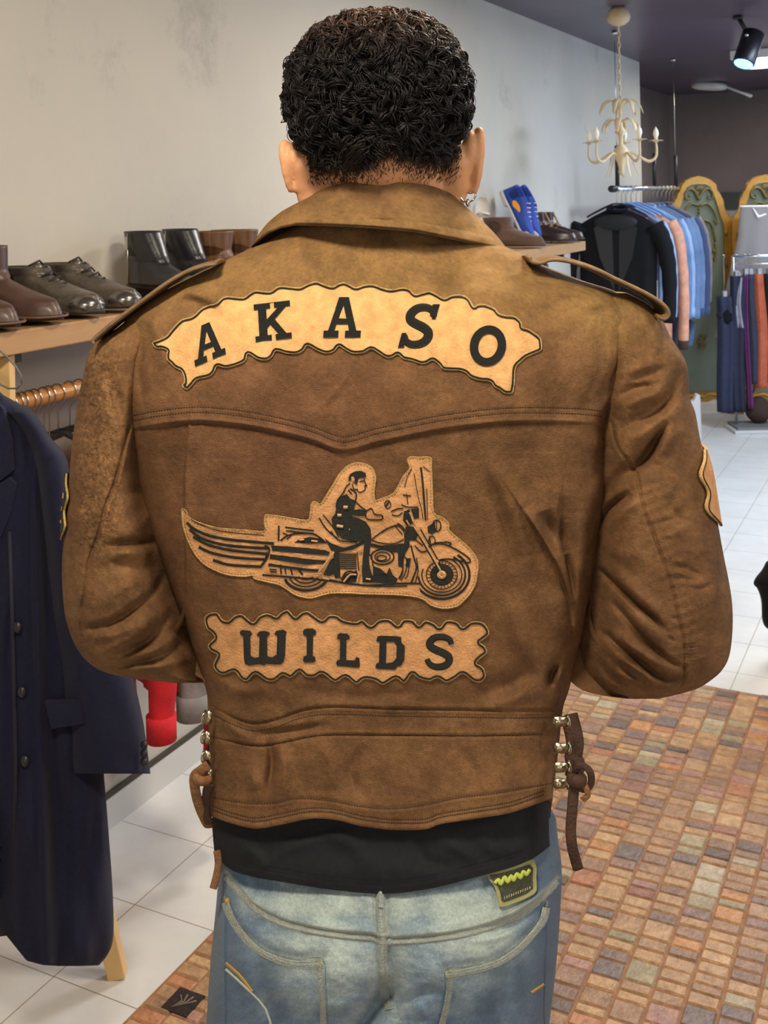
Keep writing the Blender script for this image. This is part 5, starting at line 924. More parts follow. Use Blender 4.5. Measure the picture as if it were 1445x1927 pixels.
bike += [rb([(526, 605), (532, 720)], 5), rb([(645, 600), (655, 720)], 5)]
for (rx, ry, w) in ((72,48,7),(48,30,5)): bike.append(rb(arc(805,632,rx,ry,0,345), w, closed=True))
bike += [rb(arc(800,638,30,16,0,345), 5, closed=True), rb(arc(600,745,36,22,150,400), 7), rb(arc(800,760,38,22,0,345), 6, closed=True), rb(arc(1148,435,26,36,0,345), 6, closed=True), rb(arc(1118,528,20,28,0,345), 4, closed=True), rb([(1148,405),(1146,465)], 3), rb(arc(838,300,19,25,0,345), 4, closed=True), rb([(825,312),(845,285)], 7)]
bike += [rb(arc(940,700,30,70,-80,80), 4), rb(arc(905,700,30,70,-70,80), 4)]
fx, fy = 1180, 745
bike += [rb(arc(fx,fy,175,152,-55,140,40), 12), rb(arc(fx,fy,148,130,-60,175,40), 9), rb(arc(fx,fy,126,110,-70,200,40), 5), rb(arc(fx,fy,98,90,0,352,40), 4, closed=True), rb(arc(fx,fy,52,48,0,350,30), 34, closed=True)]
for a in range(0, 360, 15): bike.append(rb([(fx+70*math.cos(math.radians(a)), fy+66*math.sin(math.radians(a))), (fx+97*math.cos(math.radians(a+4)), fy+89*math.sin(math.radians(a+4)))], 2.2, .0006))
rx0, ry0 = 322, 745
bike += [rb(arc(rx0,ry0,138,98,20,165,30), 14), rb(arc(rx0,ry0,108,74,20,165,24), 6), rb(arc(rx0,ry0,80,52,20,165,24), 6), rb(arc(rx0,ry0,50,30,30,160,16), 6), rb([(160,680),(165,740)],8), rb([(185,690),(195,740)],7), rb([(225,700),(235,745)],8), rb([(90,710),(135,712)],5), rb([(95,725),(135,727)],5), rb([(265,700),(300,745)],9)]
obj('motorcycle_embroidery', join(*bike), m_black, jacket)
L2 = EL+.0022
cre = [rb(p, w, .0008, lift=L2) for p, w in [([(1035,480),(1100,590),(1170,715),(1180,745)],8),([(975,350),(985,370),(1000,410)],6),([(955,400),(975,430)],6),([(400,730),(470,640),(500,600)],8),([(330,745),(420,735)],6),([(560,790),(600,745),(640,745)],8),([(660,720),(645,790)],8),([(280,525),(310,522)],8),([(355,530),(395,535)],8),([(300,610),(440,640)],0.1)]]
cre += [rb(arc(fx,fy,14,16,0,345), 16, .0008, closed=True, lift=L2), rb(arc(1150,660,6,6,0,345), 6, .0006, closed=True, lift=L2)]
for g_ in cre[:9]+cre[10:]: obj('motorcycle_highlight', g_, m_cream, jacket)
rider = [pl(p, lift=EL+.0009) for p in [
 [(590,150),(592,125),(605,105),(635,90),(668,88),(698,102),(702,128),(680,132),(655,135),(648,158),(640,180),(628,160),(632,135),(618,118),(608,128),(606,150)],
 [(545,250),(580,235),(600,262),(640,278),(628,320),(612,375),(655,388),(700,410),(728,450),(735,510),(728,560),(718,640),(725,700),(742,750),(790,740),(832,758),(842,782),(800,797),(680,792),(674,720),(680,640),(688,560),(688,530),(600,532),(545,515),(490,440),(482,390),(505,360),(515,310),(525,275)],
 [(612,338),(660,330),(702,342),(700,372),(650,374),(612,368)]]]
rider += [rb(p, w) for p, w in [([(690,135),(694,160),(706,182),(694,190),(696,205),(680,218),(655,222),(645,200)],5),([(660,155),(690,150)],5),([(690,180),(700,178)],4),([(600,165),(575,190),(555,230),(520,275),(512,320)],6),([(600,200),(625,215),(640,235),(635,275)],7),([(588,208),(612,235)],6),([(615,170),(622,200),(645,205)],5),
 ([(640,285),(670,315),(700,335)],5),([(700,345),(735,325),(755,362),(800,368),(806,382),(795,396),(722,396),(700,380),(700,345)],6),([(640,560),(670,545)],5)]]
obj('rider_embroidery', join(*rider), m_black, jacket)
for g_ in [rb(p, w, .0008, lift=EL+.0022) for p, w in [([(558,318),(585,318)],14),([(520,368),(545,370)],14),([(515,435),(555,442)],13),([(594,458),(600,460)],8),([(615,125),(618,145)],12),([(700,770),(730,775)],8),([(648,592),(672,585)],8)]]: obj('rider_highlight', g_, m_cream, jacket)
# ================================================================ JACKET HARDWARE
m_steel = mat('worn_steel', (190, 178, 150), .28, metal=1, bump=.2, bscale=200)
m_lace = mat('dark_leather_lace', (66, 42, 28), .7, bump=.5, bscale=300, var=.4, vscale=40)
m_lace2 = mat('tan_leather_lace', (128, 88, 54), .7, bump=.5, bscale=300, var=.4, vscale=40)
def hook(cx, cy, d, w=26, h=19, side=1, rot=0):
    c = W(cx, cy, d); s = d/FPX; co, si = math.cos(rot), math.sin(rot); out = []
    ol = [(-w/2,-h*.3),(-w*.35,-h/2),(w*.2,-h/2),(w/2,-h*.32),(w/2,h*.32),(w*.2,h/2),(-w*.35,h/2),(-w/2,h*.3)]
    V = []; 
    for dz in (0, -.0016):
        for x, y in ol: X, Y = x*co-y*si, x*si+y*co; V.append(c+R0*X*s-Uv*Y*s+Fv*dz)
    n = len(ol); out.append((np.array(V), [tuple(range(n, 2*n))]+[(i, (i+1) % n, (i+1) % n+n, i+n) for i in range(n)]))
    rv = c-R0*side*.22*w*s-Fv*.0016; out.append(ball(rv, .0015, 12, 8))
    lo = c+R0*side*w*.48*s; a = np.linspace(0, 2*np.pi, 18)
    out.append(tube([lo+Fv*(.004*math.sin(t))+Uv*(.0055*math.cos(t))+R0*side*.003*abs(math.sin(t)) for t in a], 0.0009, 6))
    return join(*out)
for x, y, r in ((1053,1357,-.1),(1055,1407,.12),(1055,1443,-.05),(1054,1474,.0)):
    obj('lace_hook', hook(x, y, 1.098, side=1, rot=r), m_steel, jacket)
for x, y, r in ((393,1350,.1),(391,1388,-.3),(392,1424,-.5),(393,1458,.1)):
    obj('lace_hook', hook(x, y, 1.104, 13, 26, side=-1, rot=r), m_steel, jacket)
def strap(path, w, m, name, d, flat=.28, up=None):
    p = smooth_path(path, 6); dd = np.interp(np.linspace(0, 1, len(p)), np.linspace(0, 1, len(d)), d)
    P = W(p[:, 0], p[:, 1], dd); return obj(name, tube(P, w/2, 10, flat=flat, up=Fv if up is None else up), m, jacket)
strap([(1070,1345),(1078,1375),(1082,1400),(1079,1425),(1084,1440),(1078,1465)], .018, m_lace, 'lace_panel', [1.13,1.125,1.12,1.115])
strap([(1078,1476),(1100,1486),(1112,1474),(1110,1452),(1095,1441),(1083,1450),(1080,1470)], .007, m_lace, 'lace_loop', [1.09,1.085,1.08,1.083,1.09])
strap([(1084,1462),(1096,1470),(1106,1495),(1095,1505)], .006, m_lace2, 'lace_loop', [1.09,1.082,1.085])
strap([(1074,1466),(1084,1470),(1096,1468)], .013, m_lace, 'lace_knot', [1.085,1.08,1.085], .8)
strap([(1080,1480),(1077,1520),(1074,1560),(1077,1595),(1088,1636)], .0105, m_lace, 'lace_end', [1.088,1.085,1.084,1.088])
strap([(392,1440),(378,1450),(366,1462),(368,1490),(376,1520),(387,1545),(393,1556)], .010, m_lace2, 'lace_loop', [1.10,1.10,1.11,1.13])
strap([(366,1462),(378,1470),(392,1468)], .010, m_lace2, 'lace_knot', [1.095,1.09,1.1], .7)
strap([(394,1475),(388,1500),(388,1530),(394,1550)], .009, m_lace, 'lace_loop', [1.10,1.11,1.12])
strap([(408,1600),(411,1625),(407,1650),(401,1672)], .0075, m_lace2, 'lace_end', [1.115,1.11,1.108])
# sleeve patches, wrapped round the outside of each upper arm
def sleeve_patch(side, y0, y1, t0, m, name):
    tab = SL if side == 'L' else SR; dc = SDC[side]; sg = -1 if side == 'L' else 1; yy = np.linspace(y0, y1, 60); V = []
    for iy, y in enumerate(yy):
        xl, xr = float(sip(y, tab, 1)), float(sip(y, tab, 2)); c = (xl+xr)/2; w = (xr-xl)/2; f = iy/59; row = []
        a0 = t0+.07*math.sin(f*14)+(.34*(abs(f-.5)*2)**4)
        for a in np.linspace(a0, math.pi-a0*.9, 26):
            db = float(sip(y, tab, 3)); px = c+sg*w*math.sin(a); d = dc-(dc-db)*max(math.cos(a), 0)**1.0 if a < math.pi/2 else dc+.075*-math.cos(a)
            if a < math.pi/2: d = dc-(dc-db)*(1-math.sin(a)**2.3)**(1/2.3)
            k = dc/d if a > math.pi/2 else 1
            row.append(W(c+(px-c)*k, CY+(y-CY)*k, d)+R0*sg*.003*math.sin(a)-Fv*.003*math.cos(a))
        V.append(row)
    V = np.array(V); o = obj(name, grid(V), m, jacket); md = o.modifiers.new('thick', 'SOLIDIFY'); md.thickness = .0025; md.offset = 0
    e = V[:, 0]; obj('patch_edging', tube(e, .0013, 6), m_gold, jacket)
    e2 = e*.55+V[:, 2]*.45 + (-Fv*.001+R0*sg*.0008); obj('patch_cord', tube(e2, .0010, 6), m_black, jacket)
    return V
V = sleeve_patch('R', 846, 988, 1.02, m_felt2, 'sleeve_patch')
V2 = sleeve_patch('L', 893, 1018, 1.25, m_black, 'sleeve_patch')
q = V2[4:10, 3:12]; obj('patch_flash', grid(q-R0*.0022), mat('red_embroidery', (170, 50, 40), .6), jacket)
for a, b in ((16, 22), (28, 33), (40, 44)): obj('patch_letter', grid(V2[a:b, 3:12]-R0*.0022), m_felt2, jacket)
# ================================================================ T-SHIRT
m_tee = mat('black_jersey', (30, 31, 34), .8, bump=.15, bscale=600, var=.2, vscale=200, spec=.2)
TB = [(1440,404,1036,1.086,2.5),(1500,402,1036,1.082,2.5),(1560,399,1037,1.078,2.5),(1600,400,1041,1.076,2.5),(1650,404,1046,1.074,2.5),(1700,408,1050,1.074,2.5)]
TH_ = smooth_path([(385,1575),(400,1600),(430,1634),(475,1650),(520,1658),(620,1674),(720,1682),(800,1674),(880,1655),(980,1626),(1030,1596),(1050,1570)], 6)
TSS = [([(440,1590),(480,1610),(500,1640)],10,.004,'g'),([(590,1560),(660,1590),(700,1640)],12,.004,'g'),([(780,1570),(800,1620),(860,1630)],10,-.004,'g'),([(900,1560),(930,1600),(1000,1590)],10,.004,'g'),([(480,1560),(560,1570),(640,1556)],8,-.003,'g'),([(840,1585),(900,1620)],9,.004,'g'),([(470,1655),(540,1600),(600,1580)],8,.002,'g')]
def tee_depth(px, py):
    xl = sip(py, TB, 1); xr = sip(py, TB, 2); db = sip(py, TB, 3)-.006*sstep(1570, 1660, py); c = (xl+xr)/2; w = (xr-xl)/2; t = np.clip(np.abs((px-c)/w), 0, 1); n = 3.0
    d = 1.165-(1.165-db)*(1-t**n)**(1/n); e = np.interp(px, TH_[:, 0], TH_[:, 1])
    h = sculpt(px, py, TSS)+.0015*vnoise(px/50, py/40)-.0007*np.exp(-((py-e+22)/1.8)**2)-.0007*np.exp(-((py-e+16)/1.8)**2)
    return d-h*np.clip((1-t)*8, 0, 1)
rows = np.linspace(1440, 1640, 90); px, py, fpx, fpy, fd = body_tube(rows, None, TB, 1.285, 1.165, 260, 30)
kk = sstep(1500, 1640, py); py = py+(np.interp(px, TH_[:, 0], TH_[:, 1])-1640)*kk; yy = fpy.copy(); yy[-50:] = np.minimum(yy[-50:], 1580)
P = np.concatenate([W(px, py, tee_depth(px, py)), W(fpx, yy, fd)], 1)
obj('t_shirt', grid(P, closev=True), m_tee, man, label='black jersey T-shirt hem below the jacket')
# ================================================================ JEANS
m_denim = mat('faded_denim', (120, 140, 160), .85, attr='Col', bump=.35, bscale=900, var=.16, vscale=350, detail=2, sheen=.15)
TJ = [(1540,420,1046,1.098,2.5),(1580,416,1050,1.093,2.5),(1620,411,1056,1.086,2.5),(1660,410,1057,1.078,2.5),(1700,407,1055,1.069,2.6),(1750,402,1052,1.061,2.7),(1800,397,1048,1.057,2.8),(1850,393,1043,1.058,2.8),(1900,390,1037,1.063,2.8),(1960,385,1030,1.072,2.8),(2010,382,1026,1.085,2.8)]
YKJ = [(425,1640),(450,1670),(480,1702),(520,1725),(570,1740),(640,1752),(700,1757),(720,1764),(800,1760),(880,1748),(960,1722),(1010,1690),(1050,1650)]
CS = [(718,1675),(718,1720),(722,1765),(722,1820),(728,1870),(735,1900)]
PKL = [(424,1688),(428,1702),(440,1728),(460,1755),(484,1778),(520,1796),(560,1805),(608,1803),(612,1850),(616,1900),(617,1960),(616,2004),(520,2006),(430,2004),(424,1900),(422,1800)]
PKR = [(1028,1698),(1022,1722),(1004,1748),(978,1775),(946,1798),(910,1812),(870,1820),(838,1825),(837,1860),(830,1900),(818,1950),(808,2004),(900,2006),(1020,2004),(1024,1900),(1027,1800)]
JS = [(YKJ,3,.003,'S',18),([(x,y+4) for x,y in YKJ],2,-.002,'G'),([(x,y-5) for x,y in YKJ],5,.002,'G'),([(x-12,y) for x,y in CS],2,-.0015,'G'),([(x+10,y) for x,y in CS],2,-.003,'G'),([(x,y) for x,y in CS],6,.002,'G'),
 ([(724,1780),(735,1850),(740,1930)],22,-.010,'g'),([(900,1738),(960,1720),(1020,1680)],6,.004,'g'),([(920,1760),(970,1735),(1010,1705)],5,-.004,'g'),([(960,1720),(1010,1690),(1035,1650)],5,.003,'g'),([(880,1772),(930,1765),(980,1745)],5,.003,'g'),
 ([(560,1880),(640,1895),(700,1880)],12,.004,'g'),([(430,1650),(440,1720),(500,1790)],5,.003,'g'),([(460,1690),(520,1710),(600,1730)],5,.002,'g'),
 ([(640,1800),(660,1860),(650,1920)],18,.004,'g'),([(780,1880),(800,1920)],10,.004,'g'),([(760,1895),(800,1870),(840,1870)],8,-.006,'g'),([(722,1872),(700,1900),(676,1935),(660,1990)],15,-.03,'G')]
def jean_depth(px, py):
    px = np.asarray(px, float); py = np.asarray(py, float)
    xl = sip(py, TJ, 1); xr = sip(py, TJ, 2); db = sip(py, TJ, 3); n = ip(py, TJ, 4); c = (xl+xr)/2; w = (xr-xl)/2; t = np.clip(np.abs((px-c)/w), 0, 1)
    d = 1.165-(1.165-db)*(1-t**n)**(1/n)
    d -= .012*np.exp(-((px-575)/95)**2-((py-1830)/80)**2)+.012*np.exp(-((px-885)/95)**2-((py-1830)/80)**2)
    h = sculpt(px, py, JS)+.0016*vnoise(px/45, py/30)+.0006*vnoise(px/14, py/10)
    return d-h*np.clip((1-t)*8, 0, 1)
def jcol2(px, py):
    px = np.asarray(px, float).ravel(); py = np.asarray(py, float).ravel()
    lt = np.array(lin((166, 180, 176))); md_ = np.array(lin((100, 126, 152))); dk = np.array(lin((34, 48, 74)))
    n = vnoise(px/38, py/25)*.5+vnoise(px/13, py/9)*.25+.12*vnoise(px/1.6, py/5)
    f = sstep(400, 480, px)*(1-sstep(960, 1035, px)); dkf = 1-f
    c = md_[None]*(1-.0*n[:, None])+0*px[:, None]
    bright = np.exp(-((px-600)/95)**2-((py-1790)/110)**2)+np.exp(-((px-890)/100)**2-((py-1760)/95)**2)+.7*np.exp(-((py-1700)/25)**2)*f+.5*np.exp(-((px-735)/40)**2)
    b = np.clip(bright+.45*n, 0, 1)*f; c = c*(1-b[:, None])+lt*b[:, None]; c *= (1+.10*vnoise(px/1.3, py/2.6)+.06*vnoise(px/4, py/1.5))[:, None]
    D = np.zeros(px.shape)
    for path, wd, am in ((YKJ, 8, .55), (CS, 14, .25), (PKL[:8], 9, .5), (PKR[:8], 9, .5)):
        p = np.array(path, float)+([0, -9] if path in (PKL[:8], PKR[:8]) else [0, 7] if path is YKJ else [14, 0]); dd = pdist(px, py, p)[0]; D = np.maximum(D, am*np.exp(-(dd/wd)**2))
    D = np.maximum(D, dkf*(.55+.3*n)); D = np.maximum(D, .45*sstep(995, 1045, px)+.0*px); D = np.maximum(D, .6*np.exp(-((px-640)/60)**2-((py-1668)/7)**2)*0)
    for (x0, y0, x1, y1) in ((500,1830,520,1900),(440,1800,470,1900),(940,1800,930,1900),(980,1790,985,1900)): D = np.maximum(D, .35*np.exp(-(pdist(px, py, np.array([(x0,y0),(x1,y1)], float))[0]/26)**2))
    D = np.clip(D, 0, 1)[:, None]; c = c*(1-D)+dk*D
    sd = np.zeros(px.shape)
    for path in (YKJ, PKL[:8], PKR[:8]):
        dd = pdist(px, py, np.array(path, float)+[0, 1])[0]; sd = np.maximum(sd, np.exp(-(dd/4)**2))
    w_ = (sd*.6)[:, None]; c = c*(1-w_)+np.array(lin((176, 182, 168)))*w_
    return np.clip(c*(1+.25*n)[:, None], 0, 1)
rows = np.linspace(1540, 2010, 190); px, py, fpx, fpy, fd = body_tube(rows, None, TJ, [(1540,1.272),(1800,1.268),(1900,1.262),(2010,1.245)], 1.165, 300, 40)
P = np.concatenate([W(px, py, jean_depth(px, py)), W(fpx, fpy, fd)], 1); pelvis = grid(P, closev=True); n = P.shape[1]; pelvis = (pelvis[0], pelvis[1]+[tuple(range(n))[::-1], tuple(range(n*(len(rows)-1), n*len(rows)))])
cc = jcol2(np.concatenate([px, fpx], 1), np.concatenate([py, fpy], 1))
legs = []; 
FOOT = []
for sx in (-1, 1):
    top = W(714+sx*156, 1880, 1.165); kn = W(716+sx*165, 0, 1.165); kn = np.array([*(top+R0*sx*.012)[:2], .47]); an = np.array([*(top+R0*sx*.03-Fv*.0)[:2], .06])
    cl = smooth_path([top, (top+kn)/2-Fv*.0, kn+Fv*.015, (kn+an)/2, an], 12); k = np.linspace(0, 1, len(cl)); r = np.interp(k, [0, .3, .5, .7, 1], [.086, .080, .068, .065, .058])+.0015*np.sin(k*60)
    legs.append(tube(cl, r, 32)); FOOT.append(an)
nl = sum(len(l[0]) for l in legs)
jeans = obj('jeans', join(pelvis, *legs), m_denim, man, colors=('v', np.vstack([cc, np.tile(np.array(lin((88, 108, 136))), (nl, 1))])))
m_worn = mat('worn_denim_seam', (172, 182, 178), .85, bump=.8, bscale=500, var=.5, vscale=110, rgb2=(104, 120, 132))
m_gstitch = mat('pale_gold_stitching', (178, 166, 128), .7)
JD = jean_depth
for nm, pk in (('back_pocket', PKL), ('back_pocket', PKR)):
    g = polyplate([smooth_path(pk, 3, True).tolist()], JD, .0022, .003, 5, dome=.0006); q = g[0]-CAM; dd = q@Fv
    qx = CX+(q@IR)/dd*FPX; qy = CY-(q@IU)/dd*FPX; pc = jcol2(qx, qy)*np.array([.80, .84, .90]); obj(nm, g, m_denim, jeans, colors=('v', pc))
    p = np.array(pk[:8], float); t_ = np.array(pk[7:12], float); sg = -1 if pk is PKL else 1
    obj('pocket_stitching', join(dashes(p+[0, 5], JD, 4, 3, 1.2, .0006, .0044), dashes(p+[0, 15], JD, 4, 3, 1.2, .0006, .0044), dashes(t_+[sg*6, 0], JD, 4, 3, 1.2, .0006, .0044), dashes(t_+[sg*13, 0], JD, 4, 3, 1.2, .0006, .0044)), m_gstitch, jeans, kind='stuff')
bt = [ribbon([(604,1806),(607,1822)], 5, .0012, JD, .0028, 2), ribbon([(840,1828),(854,1826)], 5, .0012, JD, .0028, 2)]
obj('yoke_stitching', join(dashes([(x, y+5) for x, y in YKJ], JD, 4, 3, 1.2, .0006, .0020), dashes([(x, y+12) for x, y in YKJ], JD, 4, 3, 1.2, .0006, .0020), dashes([(x-8, y) for x, y in CS], JD, 4, 3, 1.2, .0006, .0020), dashes([(x+4, y) for x, y in CS], JD, 4, 3, 1.2, .0006, .0020)), m_gstitch, jeans, kind='stuff')
m_gold2 = mat('ochre_stitching', (186, 148, 62), .6)
obj('pocket_bar', ribbon([(424,1812),(450,1835),(474,1866)], 6, .001, JD, .0034, 3), m_gold2, jeans); obj('pocket_bar', ribbon([(1024,1852),(1000,1868)], 5, .001, JD, .0034, 3), m_gold2, jeans)
obj('pocket_bar', ribbon([(424,1824),(455,1852),(500,1900),(515,1960)], 5, .001, JD, .0034, 3), mat('white_stitching', (190, 196, 190), .7), jeans); obj('rivet', ball(W(428,1695,float(JD(428,1695))-.003), .0026), m_gold2, jeans)
obj('belt_loop', ribbon([(714,1668),(715,1690),(716,1708)], 13, .0014, JD, .0022, 3), m_worn, jeans)
# leather label at the waistband
lab = [(921,1657),(917,1648),(916,1640),(1000,1618),(1006,1622),(1010,1634),(1009,1652),(1010,1676),(996,1688),(962,1702),(944,1707),(938,1702),(936,1688),(930,1668)]
obj('yoke_seam', join(ribbon([(x,y+9) for x,y in YKJ], 15, .0016, JD, .0002, 4)), m_worn, jeans)
obj('seat_seam', join(ribbon([(x-4,y) for x,y in CS], 17, .0018, JD, .0002, 4)), m_worn, jeans)
for pk, sg in ((PKL, -1), (PKR, 1)):
    obj('pocket_hem', ribbon([(x,y+10) for x,y in pk[:8]], 15, .0014, JD, .0028, 4), m_worn, jeans); obj('pocket_hem', ribbon([(x+sg*9,y) for x,y in pk[7:12]], 13, .0012, JD, .0028, 4), m_worn, jeans)
lb = obj('waist_label', polyplate([smooth_path(lab, 2, True).tolist()], JD, .006, .003, 4, dome=.0004), mat('label_tan_border', (150, 146, 98), .6), jeans, label='dark olive label with a green-yellow scribbled logo')
obj('label_face', polyplate([[(926,1655),(921,1647),(997,1627),(1003,1634),(1002,1652),(1003,1672),(992,1681),(960,1694),(948,1698),(944,1694),(942,1680),(936,1666)]], JD, .0074, .001, 4), mat('label_olive', (52, 54, 36), .5, bump=.3, bscale=300), jeans)
obj('label_logo', ribbon([(931,1662),(938,1655),(942,1664),(950,1650),(955,1660),(962,1648),(966,1657),(973,1644),(979,1652),(985,1640),(990,1646),(997,1636)], 7, .001, JD, .0082, 4), mat('lime_print', (186, 200, 84), .5), jeans)
lw = []
for i in range(12):
    x = 949+i*4.3; y = 1690-i*1.75; lw.append(ribbon([(x,y+2.5),(x+.8,y-3)], 1.5, .0004, JD, .0082, 1)); 
    if i % 2: lw.append(ribbon([(x,y),(x+2.4,y-1)], 1.1, .0004, JD, .0082, 1))
obj('label_lettering', join(*lw), mat('pale_print', (196, 190, 150), .6), jeans, kind='stuff')
# ================================================================ HEAD, BODY
m_skin = mat('skin', (214, 158, 114), .55, bump=.12, bscale=300, var=.18, vscale=25, rgb2=(202, 124, 98))
m_skin.node_tree.nodes['Principled BSDF'].inputs['Subsurface Weight'].default_value = .12
m_skin.node_tree.nodes['Principled BSDF'].inputs['Subsurface Radius'].default_value = (.01, .004, .002)
HC = W(712, 196, 1.145)   # head centre; frame: x right R0, y forward Fv, z up
def hp_(x, y, z): return HC+R0*x+Fv*y+Uv*z
def head_geo():
    n, m = 90, 120; V = []
    for i in range(n):
        t = math.pi*(i+.01)/(n-1+.02); 
        for j in range(m):
            a = 2*math.pi*j/m; x, y, z = math.sin(t)*math.sin(a), math.sin(t)*math.cos(a), math.cos(t)   # y=+1 face
            r = np.array([.077, .096, .104 if z < 0 else .081])
            px_, py_, pz_ = x*r[0], y*r[1], z*r[2]
            if z < 0: k = 1-.14*(-z)**1.5*(1 if y > -.2 else .5); px_ *= k
            if y > 0 and z < -.1: py_ += .012*min(1, (-z)); pz_ -= .018*y*(-z)
            f = lambda cx, cz, s, am: am*math.exp(-((px_-cx)**2+(pz_-cz)**2)/s**2) if y > .2 else 0
            py_ += f(0, -.034, .010, .016)+f(0, -.022, .008, .016)+f(0, -.008, .009, .008)+f(0, .018, .03, .003)-f(.031, -.002, .013, .010)-f(-.031, -.002, .013, .010)+f(0, -.060, .013, .006)+f(0, -.066, .006, -.003)+f(0, -.098, .018, .006)
            py_ += f(.032, .014, .012, .004)+f(-.032, .014, .012, .004)
            V.append(hp_(px_, py_, pz_))
    f = [(i*m+j, i*m+(j+1) % m, (i+1)*m+(j+1) % m, (i+1)*m+j) for i in range(n-1) for j in range(m)]
    return (np.array(V), f)
def ear_geo(s):
    cx, cy, hh = (563, 316, .0265) if s < 0 else (876, 306, .034)
    c = W(cx, cy, 1.157); out = []
    v, f = ball((0, 0, 0), 1, 26, 20); z = v[:, 2].copy(); k = np.interp(z, [-1, -.5, .3, 1], [.62, .74, 1.0, .9])
    out_ = v[:, 0]*.0105*k+.006*np.clip(z, 0, 1)+.003*np.exp(-((z-.1)/.5)**2); fw = v[:, 1]*.019*k-.006*z
    out.append((c+np.outer(s*out_, R0)+np.outer(fw, Fv)+np.outer(z*hh, Uv), f))
    a = np.linspace(-1.25, 3.6, 30)   # rolled rim
    rim = [c+s*R0*(.0125+.0035*math.sin(max(0, t)*.9)-.004*max(0, -t))-Fv*(.015*math.cos(t*.62-.6))*.9+Uv*(hh*1.0*math.sin(t*.66-.35)) for t in a]
    out.append(tube(rim, np.interp(np.linspace(0, 1, 30), [0, .3, .8, 1], [.0042, .0042, .0040, .0028]), 12))
    out.append(tube([W(cx-s*20, cy-hh*900, 1.150), W(cx-s*15, cy, 1.147), W(cx-s*16, cy+hh*1500, 1.154)], [.010, .013, .012], 14))
    out.append(tube([W(cx-s*18, cy+8, 1.155), W(cx-s*26, cy+45, 1.160), W(cx-s*44, cy+95, 1.166)], [.013, .018, .020], 14))
    return join(*out)
def skin_chain(chains):
    """chains: list of polylines [(pos, radius)...]; thick tapered tubes, later fused by remeshing"""
    gs = []
    for ch in chains:
        p = np.array([c[0] for c in ch]); r = np.array([c[1] for c in ch]); s = smooth_path(np.hstack([p, r[:, None]]), 8)
        gs.append(tube(s[:, :3], np.maximum(s[:, 3], .004), 18)); gs += [ball(s[0, :3], s[0, 3]*.98, 14, 8), ball(s[-1, :3], s[-1, 3]*.98, 14, 8)]
    return gs
B = lambda x, y, z: np.array([*(gl+R0*x+Fv*y)[:2], z])   # body frame: x right, y forward from the spine line
neck = [(B(-.003, .03, 1.38), .055), (W(722, 400, 1.178), .064), (W(719, 352, 1.172), .067), (HC+Fv*.016-Uv*.035, .069)]
ch = [neck, [(B(0, .0, 1.37), .07), (B(0, .0, 1.25), .088), (B(0, .0, 1.12), .08), (B(0, .0, 1.0), .078), (B(0, .0, .90), .085)],
 [(B(-.05, 0, 1.36), .07), (B(-.06, 0, 1.22), .075), (B(-.06, 0, 1.05), .065), (B(-.07, 0, .92), .07)], [(B(.05, 0, 1.36), .07), (B(.06, 0, 1.22), .075), (B(.06, 0, 1.05), .065), (B(.07, 0, .92), .07)]]
PALM = []
for s, cl in ((-1, [(300,640,1.145),(240,730,1.135),(215,900,1.13),(243,1125,1.13),(335,1152,1.24),(480,1120,1.37),(540,1090,1.41)]), (1, [(1120,640,1.145),(1190,730,1.135),(1215,900,1.13),(1212,1158,1.135),(1110,1180,1.25),(960,1130,1.37),(905,1095,1.41)])):
    pts = [W(*c) for c in cl]; rr = [.036, .036, .036, .035, .034, .029, .027]; chn = list(zip(pts, rr)); ch.append(chn); ch.append([(B(s*.06, .0, 1.36), .055), (pts[0], .036)])
    d = pts[-1]-pts[-2]; d /= np.linalg.norm(d); w = pts[-1]; side = np.cross(d, Uv); side /= np.linalg.norm(side); up_ = np.cross(side, d)
    hand = w+d*.05; ch.append([(w, .027), (w+d*.04, .030)]) 
    for off in (-.026, -.009, .009, .026): ch.append([(w+d*.02+up_*off*.7, .015), (w+d*.085+up_*off, .0125)])
    inward = -side if s < 0 else side
    inward = R0*(-s)
    for off, ln in ((.027, .070), (.0095, .078), (-.0085, .074), (-.025, .060)):
        b = w+d*.085+up_*off; k1 = b+d*ln*.42+inward*.008; k2 = k1+d*ln*.22+inward*ln*.28; k3 = k2+inward*ln*.30-d*ln*.08; ch.append([(b, .0105), (k1, .0095), (k2, .0085), (k3, .0072)])
    tb = w+d*.03+up_*.022; ch.append([(tb, .014), (tb+up_*.022+d*.025+inward*.012, .011), (tb+up_*.028+d*.055+inward*.026, .009)])
for k, s in enumerate((-1, 1)):
    top = W(716+s*150, 1905, 1.165); an = FOOT[k]; kn = np.array([*(top+R0*s*.012)[:2], .47])
    ch.append([(B(s*.06, 0, .92), .075), (top, .072), ((top+kn)/2, .062), (kn+Fv*.01, .05), ((kn+an)/2-Fv*.01, .048), (an, .036)]); ch.append([(an+Uv*.005, .034), (an+Fv*.06-Uv*.005, .030), (an+Fv*.15-Uv*.014, .022)])
body = obj('body', join(head_geo(), ear_geo(-1), ear_geo(1), *skin_chain(ch)), m_skin, man)
md = body.modifiers.new('fuse', 'REMESH'); md.mode = 'VOXEL'; md.voxel_size = .0028; md.use_smooth_shade = True
md = body.modifiers.new('soften', 'SMOOTH'); md.factor = .5; md.iterations = 3
from mathutils.bvhtree import BVHTree
bpy.context.view_layer.update()
_bvh = BVHTree.FromObject(body, bpy.context.evaluated_depsgraph_get()); _MW = np.linalg.inv(ROOTM[body.name])
def skin_pt(px, py, lift=.0005):
    o_ = ROOTM[body.name]@np.append(CAM, 1); r_ = ray(px, py); d_ = ROOTM[body.name][:3, :3]@r_; h_ = _bvh.ray_cast(Vector(o_[:3]), Vector(d_))
    if h_[0] is None: return None
    return (_MW@np.append(np.array(h_[0]), 1))[:3]-Fv*lift
